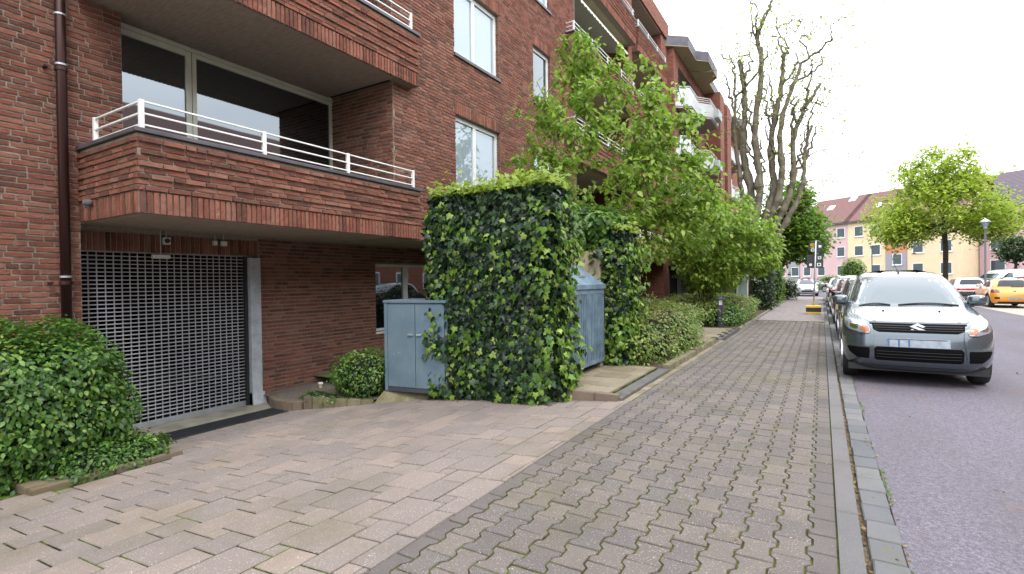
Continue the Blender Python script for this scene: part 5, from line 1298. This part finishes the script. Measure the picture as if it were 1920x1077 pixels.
# ---- the grey hatchback in front
Lg = 4.13; tabg = table(Lg, HATCH)
M['greypaint'] = paint('grey_green_metallic', (.105,.128,.148), .6, .2)
eg, cg, Pg = make_car('parked_car', 'grey metallic hatchback parked by the kerb, facing the camera', (1.19, 9.16, -.09), R(-1.0), Lg, tabg, M['greypaint'], (.84, 3.34), .325, front=False, glass='carglass')
for s_ in (-1, 1):
    o_ = lambda a, b: (min(s_*a, s_*b), max(s_*a, s_*b))
    hl = Pg('headlight', M['lamp_clear'], [(.715, *o_(.56, .66)), (.75, *o_(.545, .80)), (.80, *o_(.56, .845)), (.84, *o_(.60, .85)), (.875, *o_(.70, .845)), (.90, *o_(.79, .84))], 'front', off=.010)
    Pg('indicator', M['amber'], [(.73, *o_(.565, .62)), (.755, *o_(.555, .655)), (.79, *o_(.56, .655)), (.812, *o_(.575, .63))], 'front', par=hl, off=.015, n=8)
    Pg('reflector', M['chrome'], [(.765, *o_(.69, .76)), (.80, *o_(.68, .785)), (.835, *o_(.70, .775))], 'front', par=hl, off=.013, n=8)
    Pg('headlight_trim', M['plastic'], [(.705, *o_(.56, .67)), (.714, *o_(.56, .67))], 'front', par=hl, off=.012, sub=1)
    for q in range(4): Pg('reflector_rib', M['plastic'], [(.79+.018*q, *o_(.80, .838)), (.795+.018*q, *o_(.80, .838))], 'front', par=hl, off=.013, sub=1, n=4)
    Pg('fog_lamp_recess', M['matteblack'], [(.36, *o_(.56, .70)), (.43, *o_(.555, .79)), (.50, *o_(.555, .82)), (.515, *o_(.56, .80))], 'front', off=.005)
    Pg('bumper_crease', M['greypaint'], [(.40, *o_(.535, .552)), (.69, *o_(.50, .53)), (.83, *o_(.52, .545))], 'front', off=.016, n=3)
    Pg('bonnet_seam', M['plastic'], [(.872, *o_(.555, .562)), (.90, *o_(.655, .660)), (.93, *o_(.71, .714)), (.97, *o_(.745, .749)), (1.02, *o_(.765, .769))], 'front', off=.003, n=1, sub=6)
    Pg('bonnet_crease', M['greypaint'], [(.875, *o_(.46, .50)), (.91, *o_(.48, .515)), (.95, *o_(.53, .55))], 'front', off=.010, n=3)
    x = s_*.33; z = .985; y = cg.end(x, z); MB().lathe([(.014, 0), (.012, .012), (0, .014)], (x, y, z+.002), 10).build('washer_jet', M['plastic'], eg, local=True)
Pg('grille', M['matteblack'], [(.735, -.44, .44), (.76, -.50, .50), (.80, -.525, .525), (.853, -.55, .55)], 'front', off=.008)
for q in range(3): Pg('grille_bar', M['plastic'], [(.765+.028*q, -.50, .50), (.769+.028*q, -.50, .50)], 'front', off=.011, sub=1)
Pg('bonnet_edge', M['plastic'], [(.860, -.55, .55), (.866, -.56, .56)], 'front', off=.004, sub=1)
Pg('lower_intake', M['matteblack'], [(.345, -.47, .47), (.37, -.495, .495), (.50, -.50, .50), (.535, -.47, .47)], 'front', off=.006)
for q in (.39, .43, .47): Pg('intake_bar', M['plastic'], [(q, -.47, .47), (q+.008, -.47, .47)], 'front', off=.012, sub=1)
Pg('front_lip', M['greypaint'], [(.20, -.70, .70), (.262, -.72, .72)], 'front', off=.006)
pl_ = Pg('number_plate', M['plate'], [(.545, -.35, .35), (.655, -.35, .35)], 'front', off=.022, sub=3)
for a in (-.345, -.225, -.11): Pg('blue_band', M['plateblue'], [(.55, a, a+.022), (.65, a, a+.022)], 'front', par=pl_, off=.026, sub=2, n=2)
for a in (-.33, -.19): Pg('print', M['plastic'], [(.644, a, a+.62+a*.6), (.650, a, a+.62+a*.6)], 'front', par=pl_, off=.0265, sub=1)
eg.scale = (1.05, 1.0, 1.065); eg.location.x = 1.16
# emblem: slanted S
S_ = [(x*.17, z*.135) for x, z in ((.50,.20), (0,.5), (-.5,.16), (.12,-.19), (0,-.25), (-.34,-.07), (-.5,-.20), (0,-.5), (.5,-.16), (-.12,.19), (0,.25), (.34,.07))]
mbS = MB(); yS = cg.end(0, .795)-.022
vv = [(x, yS, .795+z*1.0) for x, z in S_]+[(x, yS+.012, .795+z*1.0) for x, z in S_]; n_ = 12
mbS.add(vv, [tuple(range(n_))]+[(i, (i+1) % n_, n_+(i+1) % n_, n_+i) for i in range(n_)]); mbS.build('emblem', NT('bright_emblem').col((.85,.86,.87)).set(.25, .3).m, eg, local=True)
for x0, x1, z0, z1 in ((-.62, -.22, 1.045, 1.062), (-.12, .60, 1.065, 1.060)):
    pts = [(x0+(x1-x0)*t, cg.end(x0+(x1-x0)*t, z0+(z1-z0)*t+.02*math.sin(t*3.1))-.022, z0+(z1-z0)*t+.028*math.sin(t*3.1)) for t in np.linspace(0, 1, 9)]
    MB().tube(pts, .010, 6).build('wiper', M['plastic'], eg, local=True)
Pg('cowl', M['plastic'], [(1.018, -.70, .70), (1.042, -.70, .70)], 'front', off=.004, sub=2)
MB().tube([(-.02, 2.35, 1.56), (-.03, 2.42, 1.60)], .016, 8).tube([(-.03, 2.42, 1.58), (-.09, 2.62, 1.84)], .004, 6).build('antenna', M['plastic'], eg, local=True)
MB().box((-.78, .30, .17), (.78, 3.9, .26)).build('underbody', M['plastic'], eg, local=True)

# ---- parked row behind it
row = [('black estate car parked directly behind the grey hatchback', (.012,.013,.016), 14.6, 1.02), ('dark red small car third in the parked row', (.12,.02,.025), 20.2, .98), ('white van like car fourth in the parked row', (.6,.6,.6), 25.9, 1.05), ('dark blue car fifth in the parked row', (.02,.03,.07), 31.8, 1.0), ('silver car last in the parked row', (.4,.41,.43), 37.5, 1.0)]
for i, (lb, c, y, hs) in enumerate(row):
    make_car('parked_car', lb, (1.2-.02*i, y, -.095), 0, 4.2, table(4.2, HATCH, 1.0, hs), paint('row_paint_%d' % i, c, .3), (.84, 3.36), .32, group='cars parked along the kerb')
make_car('parked_car', 'small white hatchback waiting at the junction past the stop sign', (-1.0, 50.6, -.095), R(6), 3.6, table(3.6, HATCH, .95, .95), paint('white_paint', (.72,.73,.74)), (.62, 3.0), .30)
make_car('parked_car', 'black saloon parked crosswise under the pink house', (1.4, 65.5, -.095), R(62), 4.5, table(4.5, HATCH, 1.0, .92), paint('black_paint', (.012,.012,.014)), (.84, 3.6), .32)
# ---- orange car from behind with pale roof
ADAM = [(.19,.28,-.24,.80),(.28,.10,-.06,.84),(.40,.02,-.0,.86),(.54,0,0,.865),(.66,.03,-.02,.862),(.74,.08,-.05,.852),(.80,.20,-.09,.842),(.85,.42,-.12,.832),(.89,.65,-.15,.82),(.93,.85,-.17,.805),(.96,.97,-.19,.785),(1.0,1.08,-.21,.765),(1.12,1.30,-.29,.715),(1.25,1.58,-.40,.655),(1.36,1.9,-.52,.60),(1.43,2.15,-.66,.53),(1.46,2.4,-.85,.45),(1.475,2.7,-1.1,.25)]
eo, co_, Po = make_car('parked_car', 'orange small hatchback with pale roof seen from behind across the street', (7.80, 36.9, -.09), R(181), 3.7, table(3.7, ADAM), paint('orange_paint', (.80,.30,.02)), (.72, 3.03), .33, rear=False, roof_mat=paint('pale_roof', (.72,.72,.74)))
for s_ in (-1, 1):
    o_ = lambda a, b: (min(s_*a, s_*b), max(s_*a, s_*b))
    Po('tail_light', NT('smoked_lens').col((.14,.05,.06)).set(.15, coat=.6).m, [(.74, *o_(.56, .82)), (.82, *o_(.54, .83)), (.90, *o_(.62, .79))], 'rear', off=.01); Po('bumper_reflector', M['plastic'], [(.44, *o_(.56, .74)), (.54, *o_(.56, .74))], 'rear', off=.008)
Po('number_plate', M['plate'], [(.42, -.27, .27), (.53, -.27, .27)], 'rear', off=.018, sub=2); Po('diffuser', M['plastic'], [(.22, -.6, .6), (.31, -.62, .62)], 'rear', off=.006)
MB().lathe([(.055, -.004), (.05, .012), (0, .014)], (0, co_.end(0, .80, True)+.0, .80), 18, axis='y').build('badge', M['chrome'], eo, local=True)
pts = [(x, co_.end(x, 1.02, True)+.02, 1.01+.01*math.cos(x*4)) for x in np.linspace(-.35, .1, 6)]; MB().tube(pts, .011, 6).build('wiper', M['plastic'], eo, local=True)
ew, cw, Pw = make_car('parked_car', 'white saloon with wide red tail lights behind the orange car', (8.1, 47.2, -.09), R(180), 4.6, table(4.6, HATCH, 1.03, .93), paint('white_paint2', (.75,.76,.78)), (.9, 3.7), .33, rear=False)
Pw('tail_light_band', M['redlens'], [(.66, -.84, .84), (.78, -.83, .83)], 'rear', off=.01); Pw('bumper', M['anthracite'], [(.25, -.8, .8), (.58, -.82, .82)], 'rear', off=.008)
# ---- delivery van side-on with red lettering
VAN = [(.25,.18,-.1,.88),(.40,.05,-.02,.93),(.6,.0,0,.95),(.8,.03,0,.955),(1.0,.10,0,.955),(1.1,.25,0,.95),(1.2,.55,0,.945),(1.28,.8,0,.94),(1.34,.92,0,.935),(1.40,1.0,0,.93),(1.46,1.07,0,.925),(1.5,1.12,0,.92),(1.62,1.28,-.01,.90),(1.78,1.5,-.03,.87),(1.90,1.75,-.05,.84),(1.96,2.0,-.08,.80),(2.0,2.3,-.14,.7),(2.02,2.7,-.3,.45)]
c = Car(4.9, table(4.9, VAN), .28, .35, .1, .03); ev = empty('delivery_van', (8.9, 47.4, -.09), R(-63), label='white panel van with red lettering on its side behind the orange car', cat='van')
bme = c.body((.9, 3.9), .40); bme.materials.append(paint('van_white', (.74,.75,.76))); fix_normals(bme); smooth_angle(bme); link('body', bme, ev, local=True)
for fc in ('left', 'right'):
    o = c.patch([(1.22, 1.18, 2.05), (1.70, 1.68, 2.05), (1.74, 1.78, 2.03)], fc, .006).build('side_window', M['carglass'], ev, True, local=True); fix_normals(o.data)
o = c.patch([(1.25, -.78, .78), (1.80, -.70, .70)], 'front', .007).build('windscreen', M['carglass'], ev, True, local=True); fix_normals(o.data)
for y in (.9, 3.9):
    for s_ in (-1, 1): wheel(ev, s_*(c.side(y, .5)-.02), y, .34, .21)
M['redprint'] = NT('red_print').col((.55,.03,.03)).set(.5).m
for side, rzv in ((-1, R(-90)), (1, R(90))):
    cu = bpy.data.curves.new('lettering', 'FONT'); cu.body = 'TOES'; cu.size = .36; cu.extrude = .002; cu.align_x = 'CENTER'
    to = bpy.data.objects.new('tmp', cu); COL.objects.link(to); dg = bpy.context.evaluated_depsgraph_get(); tme = bpy.data.meshes.new_from_object(to.evaluated_get(dg)); bpy.data.objects.remove(to)
    tme.materials.clear(); tme.materials.append(M['redprint'])
    o = link('lettering', tme, ev, local=True); o.rotation_euler = (R(90), 0, rzv); o.location = (side*.965, 3.75, 1.32)
for side in (-1, 1):
    xs_ = sorted((side*.958, side*.968)); MB().box((xs_[0], 2.45, 1.32), (xs_[1], 2.75, 1.46)).build('red_mark', M['redprint'], ev, local=True)
    MB().tube([(side*.93, 2.75+.13*k, 1.58+.07*math.sin(k*1.5)) for k in range(7)], .05, 6).build('ochre_mark', M['render'], ev, local=True)

# ================================================================== STREET LAMPS
def lamp(x, y, h, label):
    e = empty('street_lamp', (x, y, -.05), label=label, cat='street lamp', group='street lamps')
    MB().tube([(x, y, -.05), (x, y, .9), (x, y, .92), (x, y, h-.6)], [.08, .08, .055, .045], 12).build('post', M['anthracite'], e, True)
    MB().lathe([(.05, h-.62), (.09, h-.58), (.06, h-.55), (.09, h-.50), (.20, h-.24), (.21, h-.22)], (x, y, 0), 16).build('lantern', M['glass_pale'], e, True)
    MB().lathe([(.25, h-.24), (.26, h-.22), (.12, h-.08), (.06, h-.05), (.05, h-.01), (.0, h)], (x, y, 0), 18).build('hood', M['zinc'], e, True)
    MB().tube([(x-.2, y, h-.23), (x-.08, y, h-.5)], .012, 6).build('strut', M['anthracite'], e); MB().tube([(x+.2, y, h-.23), (x+.08, y, h-.5)], .012, 6).build('strut', M['anthracite'], e); return e
lamp(8.19, 40.0, 4.83, 'nearer street lamp with conical hood beside the orange car'); lamp(4.36, 63.4, 4.83, 'distant small street lamp before the yellow house')

# ================================================================== SECOND BLOCK (white balconies, slate fascia)
bldB = empty('apartment_building', (-8, 34, 0), label='further brick block with white angled balconies and slate edged roof', cat='building')
MB().box((-14, 25.1, 2.2), (-6.0, 50, 13.0)).build('wall', M['brickfar'], bldB)
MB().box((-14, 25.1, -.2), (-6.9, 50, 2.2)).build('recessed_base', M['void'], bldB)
M['whitepanel'] = plain('white_balcony_panel', (.52,.54,.55), .6, var=.15, scale=3)
def poly_band(pts, z0, z1, th, name, mat, par):
    mb = MB()
    for (a, b) in zip(pts, pts[1:]):
        a_, b_ = Vector((*a, 0)), Vector((*b, 0)); t = (b_-a_).normalized(); n_ = Vector((-t.y, t.x, 0))*th
        V = [a_+Zv*z0, b_+Zv*z0, b_+n_+Zv*z0, a_+n_+Zv*z0, a_+Zv*z1, b_+Zv*z1, b_+n_+Zv*z1, a_+n_+Zv*z1]; mb.add(V, [(0,3,2,1),(4,5,6,7),(0,1,5,4),(1,2,6,5),(2,3,7,6),(3,0,4,7)])
    return mb.build(name, mat, par)
EAVE = [(-6.3, 24.75), (-5.4, 25.5), (-5.4, 27.3), (-4.9, 27.8), (-4.9, 30.4), (-5.4, 31.0), (-5.4, 40.0), (-4.9, 40.6), (-4.9, 43.4), (-5.4, 44), (-5.4, 50)]
poly_band(EAVE, 12.62, 13.08, .06, 'fascia', M['slate'], bldB)
MB().prism(EAVE+[(-12, 50), (-12, 24.75)], 12.6, 12.62).prism(EAVE+[(-12, 50), (-12, 24.75)], 13.06, 13.1).build('roof', M['soffit2'], bldB)
for bay in (0, 1):
    off = 12.8*bay
    for k in range(4):
        zc = 2.5+2.68*k; zb = zc-.75
        bal = empty('balcony'); bal.parent = bldB; bal.location = -loc_of(bldB)
        pts = [(-6.0, 25.4+off), (-5.35, 25.9+off), (-5.35, 27.6+off), (-4.85, 28.3+off), (-4.85, 30.3+off), (-5.5, 30.9+off), (-6.0, 30.9+off)]
        for a, b in zip(pts, pts[1:]): poly_band([a, b], zb, zc, .07, 'panel', M['whitepanel'], bal)
        MB().prism(pts, zb+.02, zb+.1).build('slab', M['soffit'], bal)
        for z in (zc+.1, zc+.2, zc+.3): poly_band([(x-.06, y) for x, y in pts], z-.012, z+.012, .024, 'rail_bar', M['rail'], bal)
        MB().box((-4.9, 29.0+off, zb+.25), (-4.62, 30.1+off, zc-.05), bev=.01).build('flower_box', M['whitepanel'], bal)
        MB().box((-5.99, 26.0+off, zc-.7), (-5.95, 30.4+off, zc+1.35)).build('balcony_window', M['glass_dark'], bal)
for y0, y1 in ((32.6, 34.0), (35.2, 36.8)): MB().box((-6.0, y0, 0), (-5.1, y1, 12.6)).build('pier', M['brickfar'], bldB)
for k in range(4): 
    wd = MB().box((-5.98, 34.05, 3.0+2.7*k), (-5.94, 35.15, 4.5+2.7*k)).build('window', M['white'], bldB); MB().box((-5.94, 34.13, 3.1+2.7*k), (-5.93, 35.07, 4.42+2.7*k)).build('pane', M['glass_dark'], wd)
for y in (26.5, 29, 33, 38): MB().box((-6.9, y, -.1), (-6.86, y+1.0, 1.9)).build('entrance_panel', M['plastic'], bldB)

# ================================================================== PASTEL HOUSES
M['pink'] = plain('pink_render', (.58,.38,.41), .9, var=.05, scale=2); M['yellow_r'] = plain('cream_yellow_render', (.70,.55,.37), .9, var=.05, scale=2); M['ochre_r'] = plain('ochre_gable_render', (.62,.47,.29), .9, var=.05, scale=2)
M['salmon'] = plain('salmon_panel', (.52,.22,.13), .9, var=.08); M['lilac'] = plain('lilac_grey_panel', (.30,.27,.33), .8, var=.08)
def m_tiles(name, a, b):
    m = NT(name); w_ = m.new('ShaderNodeTexWave', wave_type='BANDS', bands_direction='Z'); w_.inputs['Scale'].default_value = 1.6; w_.inputs['Distortion'].default_value = .4; m.l(m.pos(), w_.inputs[0])
    m.col(m.mix(w_.outputs[1], a, b)).set(.8).bump(w_.outputs[1], .05); return m.m
M['redtile'] = m_tiles('red_roof_tile', (.10,.045,.042), (.17,.078,.068)); M['darktile'] = m_tiles('dark_roof_tile', (.055,.04,.055), (.12,.09,.115))
A0 = Vector((-.8, 91.6, 0)); D0 = Vector((.807, -.59, 0)).normalized(); N0 = Vector((-.59, -.807, 0)).normalized()    # outwards, towards the camera
def hp(s, d, z): return A0+D0*s+N0*d+Zv*z
def hbox(mb, s0, s1, d0, d1, z0, z1, m=0):
    V = [hp(s, d, z) for z in (z0, z1) for s, d in ((s0, d0), (s1, d0), (s1, d1), (s0, d1))]
    return mb.add(V, [(0,3,2,1),(4,5,6,7),(0,1,5,4),(1,2,6,5),(2,3,7,6),(3,0,4,7)], m)
def house(name, label, s0, s1, dfront, depth, eave, sections, cols, rows, roofmat, gable, over=.4, roofs=True, skyl=(), shift=0):
    e = empty(name, hp((s0+s1)/2, dfront, -.1), label=label, cat='house')
    for a, b, z0, z1, m_, pr_ in sections: hbox(MB(), a, b, dfront-depth*.5, dfront+pr_, z0, z1).build('wall', M[m_], e)
    hbox(MB(), s0, s1, dfront-depth, dfront-depth*.5, -.1, eave).build('rear_wall', M[gable], e)
    ridge = eave+depth*.5*.85
    V = [hp(s, d, z) for s in (s0-over, s1+over) for d, z in ((dfront+over, eave-.1), (dfront-depth/2, ridge), (dfront-depth-over, eave-.1))]; V += [v+Zv*.18 for v in V]
    r_ = MB().add(V, [(0,3,4,1),(1,4,5,2),(6,7,10,9),(7,8,11,10),(0,1,7,6),(1,2,8,7),(3,9,10,4),(4,10,11,5),(0,6,9,3),(2,5,11,8)]).build('roof', M[roofmat], e)
    for s in (s0+.01, s1-.01): MB().add([hp(s, dfront-.02, eave-.05), hp(s, dfront-depth/2, ridge-.1), hp(s, dfront-depth+.02, eave-.05)], [(0,1,2)]).build('gable', M[gable], e)
    hbox(MB(), s0, s1, dfront+over-.05, dfront+over+.07, eave-.16, eave-.04).build('rain_gutter', M['slate'], e)
    for s, t in skyl:
        d = dfront+over-t*(depth/2+over); z = eave-.1+t*(ridge-eave)+.22
        MB().add([hp(s-.5, d, z), hp(s+.5, d, z), hp(s+.5, d-.7, z+.62), hp(s-.5, d-.7, z+.62), hp(s-.5, d, z+.12), hp(s+.5, d, z+.12), hp(s+.5, d-.7, z+.74), hp(s-.5, d-.7, z+.74)], [(0,1,5,4),(4,5,6,7),(1,2,6,5),(3,0,4,7),(2,3,7,6)]).build('skylight', M['white'], r_)
    for s, w_, pr_ in cols:
        for z in rows:
            z = z+(shift if pr_ > .1 else 0)
            f = hbox(MB(), s-w_/2-.08, s+w_/2+.08, dfront+pr_-.02, dfront+pr_+.035, z-.72, z+.74); f = f.build('window', M['white'], e)
            hbox(MB(), s-w_/2, s+w_/2, dfront+pr_+.03, dfront+pr_+.045, z-.62, z+.66).build('pane', M['glass_far'], f)
            hbox(MB(), s-w_/2-.12, s+w_/2+.12, dfront+pr_+.03, dfront+pr_+.12, z-.80, z-.72).build('sill', M['white'], f)
    return e
RW = (2.45, 5.2, 7.95)
house('pastel_house', 'pink end house with small white windows and red roof', -2.6, 5.0, 0, 10, 9.4, [(-2.6, 5.0, -.1, 9.4, 'pink', 0)], [(-1.4, 1.05, 0), (.95, 1.05, 0), (4.0, 1.05, 0)], RW, 'redtile', 'pink', skyl=((.5, .55), (3.0, .8)))
house('pastel_house', 'pale yellow terraced house with salmon and grey stair strip', 5.02, 18.7, 0, 10, 9.4, [(5.02, 10.2, -.1, 9.4, 'yellow_r', 0), (10.2, 12.8, -.1, 4.6, 'lilac', .12), (10.2, 12.8, 4.6, 9.4, 'salmon', .12), (12.8, 18.7, -.1, 9.4, 'yellow_r', 0)], [(6.6, 1.1, 0), (8.9, 1.1, 0), (11.7, 1.0, .12), (14.1, 1.1, 0), (17.2, 1.1, 0)], RW, 'redtile', 'ochre_r', skyl=((8, .4), (13, .6)), shift=1.3)
house('pastel_house', 'pink house left of the others behind the green tree', -12, -2.62, -.6, 10, 8.9, [(-12, -5.2, -.1, 8.9, 'pink', 0), (-5.2, -2.62, -.1, 8.9, 'lilac', .1)], [(-9, 1.05, 0), (-6.4, 1.05, 0), (-3.9, 1.2, .1)], RW, 'redtile', 'pink')
house('pastel_house', 'pink house on the right with dark roof behind the van', 18.8, 40, -3.7, 11, 9.6, [(18.8, 40, -.1, 9.6, 'pink', 0)], [(20.6, 1.3, 0), (23.9, 1.3, 0), (27.5, 1.3, 0), (31, 1.3, 0), (35, 1.3, 0)], (2.6, 5.3, 8.0), 'darktile', 'ochre_r')

# ================================================================== SMALL LITTER AND WEEDS
k = 900; P = np.stack([np.concatenate([rng.normal(.207, .012, 600), rng.uniform(.25, .45, 150), rng.uniform(-1.9, 3.5, 150)]), rng.uniform(2.4, 16, k), np.full(k, -.088)], 1)
P[750:, 2] = np.where(P[750:, 0] < .19, .006, -.086); P[:600, 2] = -.096; P[(P[:, 0] > .19) & (P[:, 0] < .24), 2] = -.10
W, F = leaf_cloud(T_small(), P, jitter_n(np.tile(UPV, (k, 1)), .35), rng.normal(0, 1, (k, 3)), rng.uniform(.015, .042, k), 2.0)
link('leaf_litter', cloud_mesh('leaf_litter', [(W, F, 0)], [M['litter']]), kind='stuff', label='brown leaf bits scattered along the gutter and pavement', cat='litter')
k = 2600; xw = np.concatenate([rng.normal(.075, .012, 700), rng.normal(-.068, .02, 700), rng.normal(.412, .006, 700), rng.normal(-2.03, .03, 500)])
yw = np.concatenate([7+rng.gamma(2, 3.5, 1400), rng.uniform(2.5, 12, 700), rng.uniform(6.5, 16, 500)]); zw = np.where(xw > .2, -.09, .002)
P = np.stack([xw, yw, zw], 1); keep = vnoise(P*np.array([1, 1, 0]), 2.1, 3) > -.05; P = P[keep]; k = len(P)
W, F = leaf_cloud(T_small(), P, rng.normal(0, 1, (k, 3))+UPV*.3, UPV+rng.normal(0, .7, (k, 3)), rng.uniform(.010, .026, k), 1.0)
link('joint_weeds', cloud_mesh('joint_weeds', [(W, F, 0)], [M['leaf_mid']]), kind='stuff', label='tiny green weeds growing in the pavement and kerb joints', cat='weeds')

# ================================================================== ACROSS THE STREET (outside the frame, seen in the window reflections)
op = empty('terrace_house', (18, 5, 0), label='brick terrace across the street, seen only mirrored in the windows', cat='house')
MB().box((15.5, -34, -.1), (25, 41, 9.2)).build('wall', M['brickfar'], op)
MB().add([(15.1, -34.2, 9.1), (15.1, 41.2, 9.1), (20.2, 41.2, 12.6), (20.2, -34.2, 12.6), (25.4, -34.2, 9.1), (25.4, 41.2, 9.1)], [(0, 3, 2, 1), (3, 4, 5, 2), (0, 4, 3), (1, 2, 5)]).build('roof', M['redtile'], op)
for y in np.arange(-32, 40, 3.4):
    for z in (.9, 3.6, 6.3):
        wd = MB().box((15.44, y, z), (15.5, y+1.4, z+1.5)).build('window', M['white'], op); MB().box((15.42, y+.1, z+.1), (15.445, y+1.3, z+1.4)).build('pane', M['glass_far'], wd)
